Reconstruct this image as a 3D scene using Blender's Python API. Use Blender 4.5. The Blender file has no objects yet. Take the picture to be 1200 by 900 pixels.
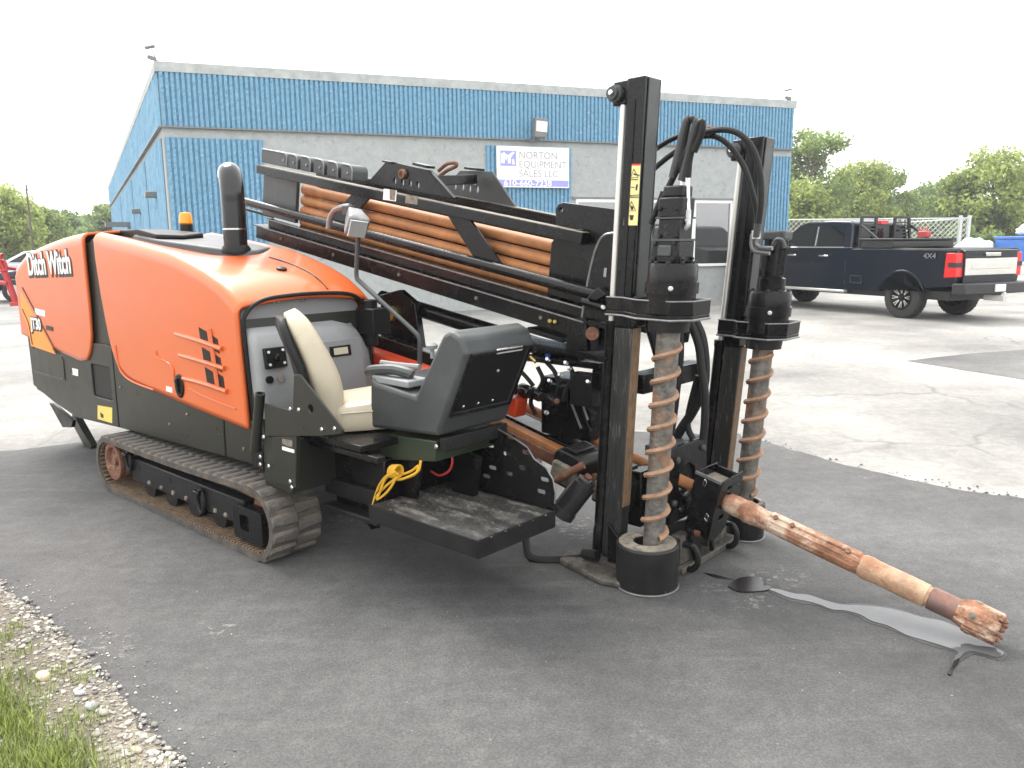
import bpy, bmesh, math, random
from mathutils import Vector, Matrix
from mathutils.geometry import tessellate_polygon
R = math.radians
random.seed(7)
scene = bpy.context.scene
COL = scene.collection

# ---------------------------------------------------------------- camera
cam_d = bpy.data.cameras.new('camera'); cam = bpy.data.objects.new('camera', cam_d); COL.objects.link(cam)
cam_d.sensor_width = 36.0; cam_d.lens = 28.5; cam_d.clip_start = 0.05; cam_d.clip_end = 3000
_p, _r = R(10.087), R(0.5)
_fw = Vector((0, math.cos(_p), -math.sin(_p))); _u0 = Vector((0, math.sin(_p), math.cos(_p))); _r0 = Vector((1, 0, 0))
_rt = _r0*math.cos(_r) - _u0*math.sin(_r); _up = _u0*math.cos(_r) + _r0*math.sin(_r)
cam.matrix_world = Matrix(((_rt.x, _up.x, -_fw.x, 0), (_rt.y, _up.y, -_fw.y, 0), (_rt.z, _up.z, -_fw.z, 1.7), (0, 0, 0, 1)))
scene.camera = cam

# ---------------------------------------------------------------- sky, sun, exposure (bright overcast)
SUN_EL, SUN_AZ = R(52), R(328)          # azimuth measured clockwise from +y
world = bpy.data.worlds.new('World'); scene.world = world; world.use_nodes = True
wn = world.node_tree.nodes; wl = world.node_tree.links; wn.clear()
sky = wn.new('ShaderNodeTexSky'); sky.sky_type = 'NISHITA'; sky.sun_disc = False
sky.sun_elevation = SUN_EL; sky.sun_rotation = SUN_AZ; sky.air_density = 1.0; sky.dust_density = 4.0; sky.ozone_density = 1.0
hs = wn.new('ShaderNodeHueSaturation'); hs.inputs['Saturation'].default_value = 0.12; hs.inputs['Value'].default_value = 1.0
bg = wn.new('ShaderNodeBackground'); bg.inputs['Strength'].default_value = 0.15
wo = wn.new('ShaderNodeOutputWorld')
ov = wn.new('ShaderNodeMix'); ov.data_type = 'RGBA'; ov.inputs[0].default_value = 0.80; ov.inputs[7].default_value = (9.0, 9.05, 9.1, 1)   # even overcast layer
wl.new(sky.outputs[0], hs.inputs['Color']); wl.new(hs.outputs[0], ov.inputs[6]); wl.new(ov.outputs[2], bg.inputs['Color']); wl.new(bg.outputs[0], wo.inputs['Surface'])
sun_d = bpy.data.lights.new('sun', 'SUN'); sun_d.energy = 1.8; sun_d.angle = R(28); sun_d.color = (1, 0.97, 0.93)
sun = bpy.data.objects.new('sun', sun_d); COL.objects.link(sun)
_sd = Vector((math.sin(SUN_AZ)*math.cos(SUN_EL), math.cos(SUN_AZ)*math.cos(SUN_EL), math.sin(SUN_EL)))
sun.rotation_euler = _sd.to_track_quat('Z', 'Y').to_euler()
scene.view_settings.view_transform = 'Standard'; scene.view_settings.look = 'None'
scene.view_settings.gamma = 1.0; scene.view_settings.use_curve_mapping = False
scene.view_settings.exposure = 1.15

# ---------------------------------------------------------------- materials
def ramp(nt, a, b, c0, c1):
    r = nt.nodes.new('ShaderNodeValToRGB'); e = r.color_ramp.elements
    e[0].position = a; e[0].color = (*c0, 1) if len(c0) == 3 else c0
    e[1].position = b; e[1].color = (*c1, 1) if len(c1) == 3 else c1
    return r
def pm(name, col, rough=0.5, metal=0.0, var=0.15, scale=6.0, bump=0.0, bscale=60.0, col2=None, p2=(0.5, 0.7), s2=None,
       coat=0.0, spec=0.5, rvar=0.0, stretch=None, island=0.0):
    """principled paint/metal with mottled colour, an optional second colour in patches (rust, dirt, wear) and fine relief"""
    m = bpy.data.materials.new(name); m.use_nodes = True; nt = m.node_tree; n = nt.nodes; l = nt.links
    b = n['Principled BSDF']
    b.inputs['Metallic'].default_value = metal; b.inputs['Roughness'].default_value = rough
    b.inputs['Coat Weight'].default_value = coat; b.inputs['Coat Roughness'].default_value = 0.08
    b.inputs['Specular IOR Level'].default_value = spec
    tc = n.new('ShaderNodeTexCoord'); src = tc.outputs['Object']
    if stretch:
        mp_ = n.new('ShaderNodeMapping'); mp_.inputs['Scale'].default_value = stretch; l.new(src, mp_.inputs['Vector']); src = mp_.outputs[0]
    nz = n.new('ShaderNodeTexNoise'); nz.inputs['Scale'].default_value = scale; nz.inputs['Detail'].default_value = 6; nz.inputs['Roughness'].default_value = 0.65
    l.new(src, nz.inputs['Vector'])
    lo = tuple(max(0, x*(1-var)) for x in col); hi = tuple(min(1, x*(1+var)) for x in col)
    rp = ramp(nt, 0.3, 0.7, lo, hi); l.new(nz.outputs[0], rp.inputs[0]); out = rp.outputs[0]
    if col2:
        n2 = n.new('ShaderNodeTexNoise'); n2.inputs['Scale'].default_value = s2 or scale*1.7; n2.inputs['Detail'].default_value = 8; n2.inputs['Roughness'].default_value = 0.7
        mp2 = n.new('ShaderNodeMapping'); mp2.inputs['Location'].default_value = (3.1, 7.7, 1.3); l.new(src, mp2.inputs['Vector']); l.new(mp2.outputs[0], n2.inputs['Vector'])
        r2 = ramp(nt, p2[0], p2[1], (0, 0, 0), (1, 1, 1)); l.new(n2.outputs[0], r2.inputs[0])
        mx = n.new('ShaderNodeMix'); mx.data_type = 'RGBA'; l.new(r2.outputs[0], mx.inputs[0]); l.new(out, mx.inputs[6]); mx.inputs[7].default_value = (*col2, 1)
        out = mx.outputs[2]
    if island:
        g = n.new('ShaderNodeNewGeometry'); hsv = n.new('ShaderNodeHueSaturation'); mr = n.new('ShaderNodeMapRange')
        mr.inputs[3].default_value = 1-island; mr.inputs[4].default_value = 1+island
        l.new(g.outputs['Random Per Island'], mr.inputs[0]); l.new(mr.outputs[0], hsv.inputs['Value']); l.new(out, hsv.inputs['Color']); out = hsv.outputs[0]
    l.new(out, b.inputs['Base Color'])
    if rvar:
        mr2 = n.new('ShaderNodeMapRange'); mr2.inputs[1].default_value = 0.3; mr2.inputs[2].default_value = 0.7
        mr2.inputs[3].default_value = max(0.03, rough-rvar); mr2.inputs[4].default_value = min(1, rough+rvar)
        l.new(nz.outputs[0], mr2.inputs[0]); l.new(mr2.outputs[0], b.inputs['Roughness'])
    if bump:
        n3 = n.new('ShaderNodeTexNoise'); n3.inputs['Scale'].default_value = bscale; n3.inputs['Detail'].default_value = 5
        l.new(src, n3.inputs['Vector'])
        bp = n.new('ShaderNodeBump'); bp.inputs['Strength'].default_value = bump; bp.inputs['Distance'].default_value = 0.02
        l.new(n3.outputs[0], bp.inputs['Height']); l.new(bp.outputs[0], b.inputs['Normal'])
    return m
M = {}
M['orange'] = pm('orange_paint', (0.60, 0.115, 0.020), 0.45, var=0.05, scale=2, coat=0.75, rvar=0.06, spec=0.2, col2=(0.56, 0.125, 0.030), p2=(0.45, 0.95), s2=5)
M['orange'].node_tree.nodes['Principled BSDF'].inputs['Coat Roughness'].default_value = 0.2
M['orange_red'] = pm('orange_red_paint', (0.50, 0.05, 0.015), 0.4, var=0.12, scale=5, col2=(0.08, 0.03, 0.02), p2=(0.62, 0.75))
M['amber'] = pm('amber_decal', (0.80, 0.26, 0.02), 0.35, var=0.04)
M['skirt'] = pm('olive_black_paint', (0.021, 0.022, 0.018), 0.34, var=0.15, scale=4, rvar=0.08, col2=(0.036, 0.038, 0.028), p2=(0.55, 0.8), s2=3, spec=0.3)
M['black'] = pm('black_paint', (0.0075, 0.0075, 0.008), 0.25, var=0.3, scale=7, rvar=0.1, spec=0.24, col2=(0.03, 0.027, 0.024), p2=(0.66, 0.9), s2=12)
M['blackwear'] = pm('worn_black_paint', (0.011, 0.011, 0.0115), 0.40, var=0.3, scale=9, rvar=0.12, col2=(0.11, 0.10, 0.09), p2=(0.62, 0.74), s2=22, bump=0.15, bscale=90, spec=0.28)
M['green'] = pm('dark_green_paint', (0.022, 0.032, 0.018), 0.36, var=0.2, scale=3)
M['plastic'] = pm('grey_plastic', (0.25, 0.258, 0.262), 0.50, var=0.08, scale=14, bump=0.12, bscale=420, rvar=0.06)
M['plasticdark'] = pm('dark_grey_plastic', (0.042, 0.046, 0.047), 0.48, var=0.12, scale=9, bump=0.1, bscale=380, rvar=0.08, col2=(0.068, 0.074, 0.074), p2=(0.5, 0.75), s2=4)
M['greypanel'] = pm('grey_screen_panel', (0.22, 0.225, 0.23), 0.4, var=0.06, scale=3)
M['darkplastic'] = pm('black_plastic', (0.010, 0.010, 0.0105), 0.45, var=0.1, spec=0.22)
M['tan'] = pm('tan_vinyl', (0.47, 0.415, 0.31), 0.45, var=0.06, scale=8, col2=(0.36, 0.29, 0.18), p2=(0.58, 0.8), s2=5, bump=0.06, bscale=200)
M['rubber'] = pm('track_rubber', (0.055, 0.048, 0.042), 0.78, var=0.25, scale=14, col2=(0.13, 0.10, 0.075), p2=(0.45, 0.7), s2=9, bump=0.3, bscale=60)
M['lug'] = pm('lug_rubber', (0.072, 0.066, 0.059), 0.75, var=0.25, scale=18, col2=(0.17, 0.145, 0.115), p2=(0.48, 0.7), s2=11, bump=0.3, bscale=70)
M['dirt'] = pm('dry_mud', (0.17, 0.115, 0.07), 0.9, var=0.3, scale=18, col2=(0.06, 0.045, 0.035), p2=(0.5, 0.68), bump=0.5, bscale=50)
M['hose'] = pm('hose_rubber', (0.011, 0.011, 0.011), 0.55, var=0.2, scale=20, spec=0.25)
M['hosegrey'] = pm('hose_sleeve', (0.055, 0.055, 0.058), 0.75, var=0.2, scale=60, bump=0.4, bscale=300)
M['steel'] = pm('bright_steel', (0.62, 0.62, 0.62), 0.25, metal=1.0, var=0.1, rvar=0.08)
M['chrome'] = pm('chrome', (0.75, 0.75, 0.75), 0.12, metal=1.0, var=0.06)
M['wornsteel'] = pm('worn_slide_steel', (0.045, 0.045, 0.044), 0.40, metal=0.5, var=0.3, scale=4, stretch=(18, 18, 1.3), col2=(0.22, 0.21, 0.20), p2=(0.56, 0.68), s2=6, rvar=0.1)
M['rustface'] = pm('rusty_slide_face', (0.21, 0.125, 0.062), 0.6, var=0.35, scale=5, stretch=(8, 8, 2.5), col2=(0.10, 0.075, 0.05), p2=(0.45, 0.65), s2=6, bump=0.2)
M['rod'] = pm('rusty_rod', (0.45, 0.19, 0.068), 0.6, var=0.22, scale=7, col2=(0.30, 0.13, 0.055), p2=(0.52, 0.72), s2=16, bump=0.12, bscale=120)
M['rust'] = pm('heavy_rust', (0.27, 0.125, 0.068), 0.72, var=0.45, scale=13, col2=(0.52, 0.40, 0.30), p2=(0.47, 0.62), s2=8, bump=0.45, bscale=70)
M['rustdark'] = pm('dark_rust', (0.15, 0.062, 0.035), 0.75, var=0.4, scale=18, col2=(0.32, 0.19, 0.11), p2=(0.55, 0.7), s2=14, bump=0.4, bscale=80)
M['auger'] = pm('auger_shaft', (0.145, 0.135, 0.12), 0.5, metal=0.4, var=0.55, scale=20, col2=(0.30, 0.155, 0.075), p2=(0.50, 0.66), s2=6, bump=0.3, bscale=60)
M['flight'] = pm('rusty_flight', (0.27, 0.16, 0.098), 0.7, var=0.35, scale=20, bump=0.3)
M['bucket'] = pm('scuffed_black_steel', (0.015, 0.015, 0.015), 0.42, var=0.35, scale=12, col2=(0.24, 0.22, 0.19), p2=(0.66, 0.72), s2=30, rvar=0.12, bump=0.12, spec=0.3)
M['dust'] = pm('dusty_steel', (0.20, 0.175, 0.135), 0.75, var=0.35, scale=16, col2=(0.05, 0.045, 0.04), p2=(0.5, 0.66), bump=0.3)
M['dustdark'] = pm('dirty_steel', (0.085, 0.075, 0.062), 0.7, var=0.4, scale=14, col2=(0.025, 0.023, 0.021), p2=(0.48, 0.64), bump=0.3)
M['deck'] = pm('scuffed_deck', (0.035, 0.034, 0.032), 0.55, var=0.4, scale=10, col2=(0.21, 0.195, 0.17), p2=(0.47, 0.66), s2=6, stretch=(0.8, 2.2, 1), bump=0.4, bscale=110, rvar=0.15)
M['greyrim'] = pm('worn_edge_and_glint', (0.20, 0.20, 0.20), 0.35, metal=0.5, var=0.3, scale=20)  # grey metal edges; also the sky glint painted along the rail flanges
M['yellow'] = pm('yellow_sticker', (0.72, 0.55, 0.12), 0.5, var=0.05)
M['yellowcable'] = pm('yellow_cable', (0.70, 0.40, 0.03), 0.5, var=0.1)
M['paleyellow'] = pm('pale_yellow_sticker', (0.75, 0.66, 0.28), 0.5, var=0.05)
M['white'] = pm('white_paint', (0.78, 0.78, 0.77), 0.5, var=0.03)
M['ink'] = pm('black_ink', (0.012, 0.012, 0.012), 0.5, var=0.02)
M['greyink'] = pm('grey_ink', (0.24, 0.24, 0.26), 0.5, var=0.02)
M['purple'] = pm('violet_print', (0.30, 0.30, 0.62), 0.5, var=0.04)
M['redprint'] = pm('red_print', (0.55, 0.05, 0.04), 0.5, var=0.02)
M['brass'] = pm('zinc_yellow', (0.55, 0.42, 0.14), 0.35, metal=0.8, var=0.2)
M['bluecap'] = pm('blue_cap', (0.02, 0.10, 0.45), 0.4, var=0.1)
M['lampglass'] = pm('lamp_glass', (0.55, 0.56, 0.56), 0.12, var=0.05, metal=0.5)
M['beacon'] = pm('amber_lens', (0.75, 0.30, 0.01), 0.2, var=0.04)
M['screen'] = pm('display', (0.50, 0.46, 0.36), 0.2, var=0.1, scale=40)

# ---------------------------------------------------------------- mesh builder
def catmull(pts, n=8):
    if len(pts) < 3: return [Vector(p) for p in pts]
    P = [Vector(p) for p in pts]; P = [P[0]*2-P[1]] + P + [P[-1]*2-P[-2]]; out = []
    for i in range(1, len(P)-2):
        for k in range(n):
            t = k/n; a, b, c, d = P[i-1], P[i], P[i+1], P[i+2]
            out.append(0.5*((2*b)+(c-a)*t+(2*a-5*b+4*c-d)*t*t+(3*b-a-3*c+d)*t**3))
    out.append(P[-2]); return out
class MB:
    """collects shapes given in the frame xf maps from; build() links them as ONE mesh object"""
    def __init__(s, xf=None, flip=False): s.v = []; s.f = []; s.mi = []; s.cur = 0; s.xf = xf; s.flip = flip
    def add(s, vs, fs):
        o = len(s.v)
        for p in vs:
            if s.xf: p = s.xf(*p)
            s.v.append((p[0], -p[1], p[2]) if s.flip else (p[0], p[1], p[2]))
        for f in fs: s.f.append([i+o for i in f]); s.mi.append(s.cur)
        return s
    def box(s, a, b):
        (x0, y0, z0), (x1, y1, z1) = a, b
        return s.add([(x0,y0,z0),(x1,y0,z0),(x1,y1,z0),(x0,y1,z0),(x0,y0,z1),(x1,y0,z1),(x1,y1,z1),(x0,y1,z1)],
                     [(0,3,2,1),(4,5,6,7),(0,1,5,4),(1,2,6,5),(2,3,7,6),(3,0,4,7)])
    def bar(s, p0, p1, w, h, up=(0, 0, 1)):
        """box beam from p0 to p1, w across, h along up"""
        p0, p1 = Vector(p0), Vector(p1); d = (p1-p0).normalized(); u = Vector(up); u = (u-d*u.dot(d)).normalized(); c = d.cross(u)
        vs = []
        for p in (p0, p1):
            for a, b in ((-1,-1),(1,-1),(1,1),(-1,1)): vs.append(p+c*(a*w/2)+u*(b*h/2))
        return s.add(vs, [(0,1,2,3),(7,6,5,4),(0,4,5,1),(1,5,6,2),(2,6,7,3),(3,7,4,0)])
    def cyl(s, p0, p1, r0, r1=None, seg=16):
        r1 = r0 if r1 is None else r1
        return s.lathe([(0, r0), (1, r1)], p0, p1, seg)
    def lathe(s, prof, p0, p1, seg=20, cap=True):
        """profile (t along p0->p1 in units of that length, radius)"""
        p0, p1 = Vector(p0), Vector(p1); d = p1-p0; a = d.normalized(); x = a.orthogonal().normalized(); y = a.cross(x); vs = []; fs = []
        for t, r in prof:
            for k in range(seg):
                th = 2*math.pi*k/seg; vs.append(p0+d*t+(x*math.cos(th)+y*math.sin(th))*r)
        for i in range(len(prof)-1):
            for k in range(seg):
                k2 = (k+1) % seg; fs.append((i*seg+k, i*seg+k2, (i+1)*seg+k2, (i+1)*seg+k))
        if cap: fs.append(tuple(range(seg-1, -1, -1))); fs.append(tuple((len(prof)-1)*seg+k for k in range(seg)))
        return s.add(vs, fs)
    def tube(s, pts, r, seg=8, smooth=True, closed=False, n=8):
        P = catmull(pts, n) if smooth else [Vector(p) for p in pts]
        vs = []; fs = []; prev = None; N = len(P)
        for i, p in enumerate(P):
            if closed: t = (P[(i+1) % N]-P[i-1]).normalized()
            else: t = (P[min(i+1, N-1)]-P[max(i-1, 0)]).normalized()
            x = t.orthogonal().normalized() if prev is None else (prev-t*prev.dot(t)).normalized()
            prev = x; y = t.cross(x); rr = r(i/max(1, N-1)) if callable(r) else r
            for k in range(seg):
                th = 2*math.pi*k/seg; vs.append(p+(x*math.cos(th)+y*math.sin(th))*rr)
        for i in range(N if closed else N-1):
            j = (i+1) % N
            for k in range(seg):
                k2 = (k+1) % seg; fs.append((i*seg+k, i*seg+k2, j*seg+k2, j*seg+k))
        if not closed: fs.append(tuple(range(seg-1, -1, -1))); fs.append(tuple((N-1)*seg+k for k in range(seg)))
        return s.add(vs, fs)
    def plate(s, outer, a, b, plane='uz', holes=()):
        """polygon (with holes) in plane uz / uv / vz / xz ..., extruded from a to b along the remaining axis"""
        mk = {'uz': lambda p, q, t: (p, t, q), 'uv': lambda p, q, t: (p, q, t), 'vz': lambda p, q, t: (t, p, q)}[plane]
        loops = [list(outer)]+[list(h) for h in holes]; flat = [p for L in loops for p in L]; n = len(flat)
        tris = tessellate_polygon([[Vector((p[0], p[1], 0)) for p in L] for L in loops])
        vs = [mk(p[0], p[1], a) for p in flat]+[mk(p[0], p[1], b) for p in flat]
        if not holes: fs = [tuple(range(n)), tuple(range(2*n-1, n-1, -1))]
        else: fs = [tuple(t) for t in tris]+[tuple(i+n for i in reversed(t)) for t in tris]
        o = 0
        for L in loops:
            m = len(L)
            for i in range(m): j = (i+1) % m; fs.append((o+i, o+j, n+o+j, n+o+i))
            o += m
        return s.add(vs, fs)
    def grid(s, rows, closed=False):
        n = len(rows[0]); vs = [p for r in rows for p in r]; fs = []
        for i in range(len(rows)-1):
            for k in range(n if closed else n-1):
                k2 = (k+1) % n; fs.append((i*n+k, i*n+k2, (i+1)*n+k2, (i+1)*n+k))
        return s.add(vs, fs)
    def mesh(s, name, mats, smooth=35, recalc=True):
        me = bpy.data.meshes.new(name); me.from_pydata(s.v, [], s.f)
        for m in (mats if isinstance(mats, (list, tuple)) else [mats]): me.materials.append(m)
        if len(me.materials) > 1: me.polygons.foreach_set('material_index', s.mi)
        if recalc:
            bm = bmesh.new(); bm.from_mesh(me); bmesh.ops.recalc_face_normals(bm, faces=bm.faces); bm.to_mesh(me); bm.free()
        if smooth:
            me.shade_smooth(); me.set_sharp_from_angle(angle=R(smooth))
        me.update(); return me
    def build(s, name, mat, parent=None, bevel=0.0, smooth=35, seg=2, recalc=True):
        mats = [M[x] if isinstance(x, str) else x for x in (mat if isinstance(mat, (list, tuple)) else [mat])]
        o = bpy.data.objects.new(name, s.mesh(name, mats, smooth, recalc)); COL.objects.link(o)
        if parent: o.parent = parent
        if bevel:
            bv = o.modifiers.new('bevel', 'BEVEL'); bv.width = bevel; bv.segments = seg; bv.limit_method = 'ANGLE'; bv.angle_limit = R(32); bv.harden_normals = False
        return o
def tag(o, label=None, cat=None, group=None, kind=None):
    if label: o['label'] = label
    if cat: o['category'] = cat
    if group: o['group'] = group
    if kind: o['kind'] = kind
    return o
def empty(name, loc=(0, 0, 0), rz=0.0):
    o = bpy.data.objects.new(name, None); COL.objects.link(o); o.location = loc; o.rotation_euler = (0, 0, rz); o.empty_display_size = 0.3; return o
def inst(name, me, parent=None, mat=None):
    o = bpy.data.objects.new(name, me); COL.objects.link(o)
    if parent: o.parent = parent
    if mat is not None: o.matrix_local = mat
    return o
def copy_tree(o, parent=None):
    c = o.copy(); COL.objects.link(c); c.parent = parent
    for ch in list(o.children): copy_tree(ch, c)
    return c
def text_mesh(string, size, offset=0.0, sx=1.0, extrude=0.001, align='LEFT'):
    cu = bpy.data.curves.new('lettering', 'FONT'); cu.body = string; cu.size = size; cu.offset = offset; cu.extrude = extrude; cu.align_x = align
    ob = bpy.data.objects.new('lettering', cu); COL.objects.link(ob)
    dg = bpy.context.evaluated_depsgraph_get(); me = bpy.data.meshes.new_from_object(ob.evaluated_get(dg))
    bpy.data.objects.remove(ob); bpy.data.curves.remove(cu)
    for v in me.vertices: v.co.x *= sx
    return me
def text(name, string, size, mat, parent, mx, offset=0.0, sx=1.0, extrude=0.001, align='LEFT'):
    me = text_mesh(string, size, offset, sx, extrude, align); me.materials.clear(); me.materials.append(M[mat])
    return inst(name, me, parent, mx)
def basis(x, y, z, o):
    x, y, z, o = Vector(x), Vector(y), Vector(z), Vector(o)
    return Matrix(((x.x, y.x, z.x, o.x), (x.y, y.y, z.y, o.y), (x.z, y.z, z.z, o.z), (0, 0, 0, 1)))
def arc(cx, cy, r, a0, a1, n=6): return [(cx+r*math.cos(R(a0+(a1-a0)*i/n)), cy+r*math.sin(R(a0+(a1-a0)*i/n))) for i in range(n+1)]
def rrect(x0, y0, x1, y1, r, n=4):
    return arc(x1-r, y1-r, r, 0, 90, n)+arc(x0+r, y1-r, r, 90, 180, n)+arc(x0+r, y0+r, r, 180, 270, n)+arc(x1-r, y0+r, r, 270, 360, n)
def circ(x, y, r, n=12): return [(x+r*math.cos(2*math.pi*i/n), y+r*math.sin(2*math.pi*i/n)) for i in range(n)]

# ================================================================ THE SETTING
def ground_mat(name, col, var, scale, speck, speck_amt, streak=None, bump=0.3, rough=0.85, cracks=0.0, spec=0.3, scuff=None):
    m = bpy.data.materials.new(name); m.use_nodes = True; nt = m.node_tree; n = nt.nodes; l = nt.links; b = n['Principled BSDF']
    b.inputs['Roughness'].default_value = rough; b.inputs['Specular IOR Level'].default_value = spec
    tc = n.new('ShaderNodeTexCoord'); src = tc.outputs['Object']
    def noise(sc, det=6, rg=0.6, st=None, loc=(0, 0, 0)):
        t = n.new('ShaderNodeTexNoise'); t.inputs['Scale'].default_value = sc; t.inputs['Detail'].default_value = det; t.inputs['Roughness'].default_value = rg
        mp_ = n.new('ShaderNodeMapping'); mp_.inputs['Location'].default_value = loc
        if st: mp_.inputs['Scale'].default_value = st[:3]; mp_.inputs['Rotation'].default_value = (0, 0, st[3])
        l.new(src, mp_.inputs['Vector']); l.new(mp_.outputs[0], t.inputs['Vector']); return t.outputs[0]
    def mix(fac, a, c, mode='MIX'):
        x = n.new('ShaderNodeMix'); x.data_type = 'RGBA'; x.blend_type = mode
        l.new(fac, x.inputs[0]) if not isinstance(fac, float) else setattr(x.inputs[0], 'default_value', fac)
        l.new(a, x.inputs[6])
        if isinstance(c, tuple): x.inputs[7].default_value = (*c, 1)
        else: l.new(c, x.inputs[7])
        return x.outputs[2]
    rp = ramp(nt, 0.28, 0.72, tuple(x*(1-var) for x in col), tuple(x*(1+var) for x in col)); l.new(noise(scale), rp.inputs[0]); out = rp.outputs[0]
    # large stains
    r0 = ramp(nt, 0.33, 0.67, (0.62, 0.62, 0.625), (1.30, 1.29, 1.27)); l.new(noise(scale*0.30, 4, 0.55, None, (9, 2, 0)), r0.inputs[0]); out = mix(1.0, out, r0.outputs[0], 'MULTIPLY')
    if streak:
        r1 = ramp(nt, 0.52, 0.78, (0, 0, 0), (0.55, 0.55, 0.55)); l.new(noise(1.6, 7, 0.7, (0.5, 4.5, 1, R(25)), (5, 5, 0)), r1.inputs[0]); out = mix(r1.outputs[0], out, streak)
        r1b = ramp(nt, 0.60, 0.80, (0, 0, 0), (0.5, 0.5, 0.5)); l.new(noise(1.1, 7, 0.7, (3.5, 0.5, 1, R(35)), (1, 8, 0)), r1b.inputs[0]); out = mix(r1b.outputs[0], out, streak)
    rs = ramp(nt, 0.35, 0.66, (0.82, 0.82, 0.82), (1.13, 1.13, 1.12)); l.new(noise(11, 5, 0.75, None, (2, 6, 0)), rs.inputs[0]); out = mix(1.0, out, rs.outputs[0], 'MULTIPLY')
    if scuff:
        sa = ramp(nt, 0.63, 0.70, (0, 0, 0), (1, 1, 1)); l.new(noise(1.3, 3, 0.5, None, (7, 1, 3)), sa.inputs[0]); sb = ramp(nt, 0.54, 0.68, (0, 0, 0), (0.55, 0.55, 0.55)); l.new(noise(26, 4, 0.7, (1.0, 1.3, 1, R(30))), sb.inputs[0])
        sm = n.new('ShaderNodeMath'); sm.operation = 'MULTIPLY'; l.new(sa.outputs[0], sm.inputs[0]); l.new(sb.outputs[0], sm.inputs[1]); out = mix(sm.outputs[0], out, scuff)
    # aggregate
    r2 = ramp(nt, 0.34, 0.70, (0.58, 0.58, 0.58), (1.50, 1.49, 1.47)); l.new(noise(105, 4, 0.85), r2.inputs[0]); out = mix(1.0, out, r2.outputs[0], 'MULTIPLY')
    vo = n.new('ShaderNodeTexVoronoi'); vo.inputs['Scale'].default_value = 22; l.new(src, vo.inputs['Vector'])
    r3 = ramp(nt, 0.04, 0.09, (1, 1, 1), (0, 0, 0)); l.new(vo.outputs['Distance'], r3.inputs[0])
    r3b = ramp(nt, 1-speck_amt, 1-speck_amt+0.02, (0, 0, 0), (1, 1, 1)); l.new(noise(9, 2, 0.5, None, (4, 4, 1)), r3b.inputs[0])
    mm = n.new('ShaderNodeMath'); mm.operation = 'MULTIPLY'; l.new(r3.outputs[0], mm.inputs[0]); l.new(r3b.outputs[0], mm.inputs[1])
    out = mix(mm.outputs[0], out, speck)
    if cracks:
        v2 = n.new('ShaderNodeTexVoronoi'); v2.feature = 'DISTANCE_TO_EDGE'; v2.inputs['Scale'].default_value = 0.55
        wv = n.new('ShaderNodeMix'); wv.data_type = 'VECTOR'; wv.inputs[0].default_value = 0.25; l.new(src, wv.inputs[4])
        nn = n.new('ShaderNodeTexNoise'); nn.inputs['Scale'].default_value = 2.2; nn.inputs['Detail'].default_value = 5; l.new(src, nn.inputs['Vector']); l.new(nn.outputs['Color'], wv.inputs[5])
        l.new(wv.outputs[1], v2.inputs['Vector'])
        r4 = ramp(nt, 0.0, 0.012, (1, 1, 1), (0, 0, 0)); l.new(v2.outputs['Distance'], r4.inputs[0])
        r4b = ramp(nt, 0.50, 0.62, (0, 0, 0), (cracks, cracks, cracks)); l.new(noise(0.35, 3, 0.5), r4b.inputs[0])
        m2 = n.new('ShaderNodeMath'); m2.operation = 'MULTIPLY'; l.new(r4.outputs[0], m2.inputs[0]); l.new(r4b.outputs[0], m2.inputs[1])
        out = mix(m2.outputs[0], out, tuple(x*0.35 for x in col))
    l.new(out, b.inputs['Base Color'])
    bp = n.new('ShaderNodeBump'); bp.inputs['Strength'].default_value = bump; bp.inputs['Distance'].default_value = 0.008
    l.new(noise(150, 4, 0.8), bp.inputs['Height']); l.new(bp.outputs[0], b.inputs['Normal'])
    return m
M['oldlot'] = ground_mat('bleached_old_asphalt', (0.265, 0.259, 0.245), 0.14, 1.3, (0.15, 0.14, 0.13), 0.5, cracks=0.6, streak=(0.24, 0.23, 0.21))
M['asphalt'] = ground_mat('new_asphalt', (0.094, 0.093, 0.093), 0.18, 1.4, (0.30, 0.29, 0.285), 0.40, streak=(0.135, 0.133, 0.13), bump=0.8, rough=0.72, spec=0.4, scuff=(0.42, 0.41, 0.40), cracks=0.30)
M['patch'] = ground_mat('asphalt_patch', (0.15, 0.148, 0.145), 0.15, 1.4, (0.3, 0.3, 0.3), 0.45, streak=(0.2, 0.2, 0.2))
M['verge'] = ground_mat('gravelly_soil', (0.235, 0.205, 0.165), 0.3, 5, (0.5, 0.48, 0.45), 0.6, streak=(0.20, 0.16, 0.11), bump=0.9, rough=0.95)
M['lawnfar'] = pm('far_grass', (0.10, 0.14, 0.05), 0.9, var=0.3, scale=0.6)

def sheet(name, poly, z0, z1, mat, label=None):
    mb = MB(); mb.plate(poly, z0, z1, 'uv'); return tag(mb.build(name, mat, smooth=0), kind='structure')
def jag(poly, step, amp, closed=True):
    out = []; n = len(poly)
    for i in range(n if closed else n-1):
        a, b = Vector(poly[i]), Vector(poly[(i+1) % n]); L = (b-a).length; k = max(1, int(L/step)); nr = Vector((-(b-a).y, (b-a).x)).normalized() if L else Vector((0, 0))
        for j in range(k):
            p = a.lerp(b, j/k)
            if L < 12 and j: p = p+nr*random.uniform(-amp, amp)
            out.append((p.x, p.y))
    return out
sheet('ground', [(-900, -900), (900, -900), (900, 900), (-900, 900)], -0.4, -0.02, 'lawnfar')
sheet('parking_lot', [(-60, -40), (70, -40), (70, 75), (-60, 75)], -0.3, 0.0, 'oldlot')
V0 = [(-14, 13.2), (-8, 8.3), (-2.575,3.824), (-2.319,3.608), (-2.071,3.381), (-1.846,3.172), (-1.620,2.934), (-1.360,2.656), (-1.123,2.413), (-0.55, 1.75), (1.0, 0.0), (5, -5)]
random.seed(3)
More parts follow.
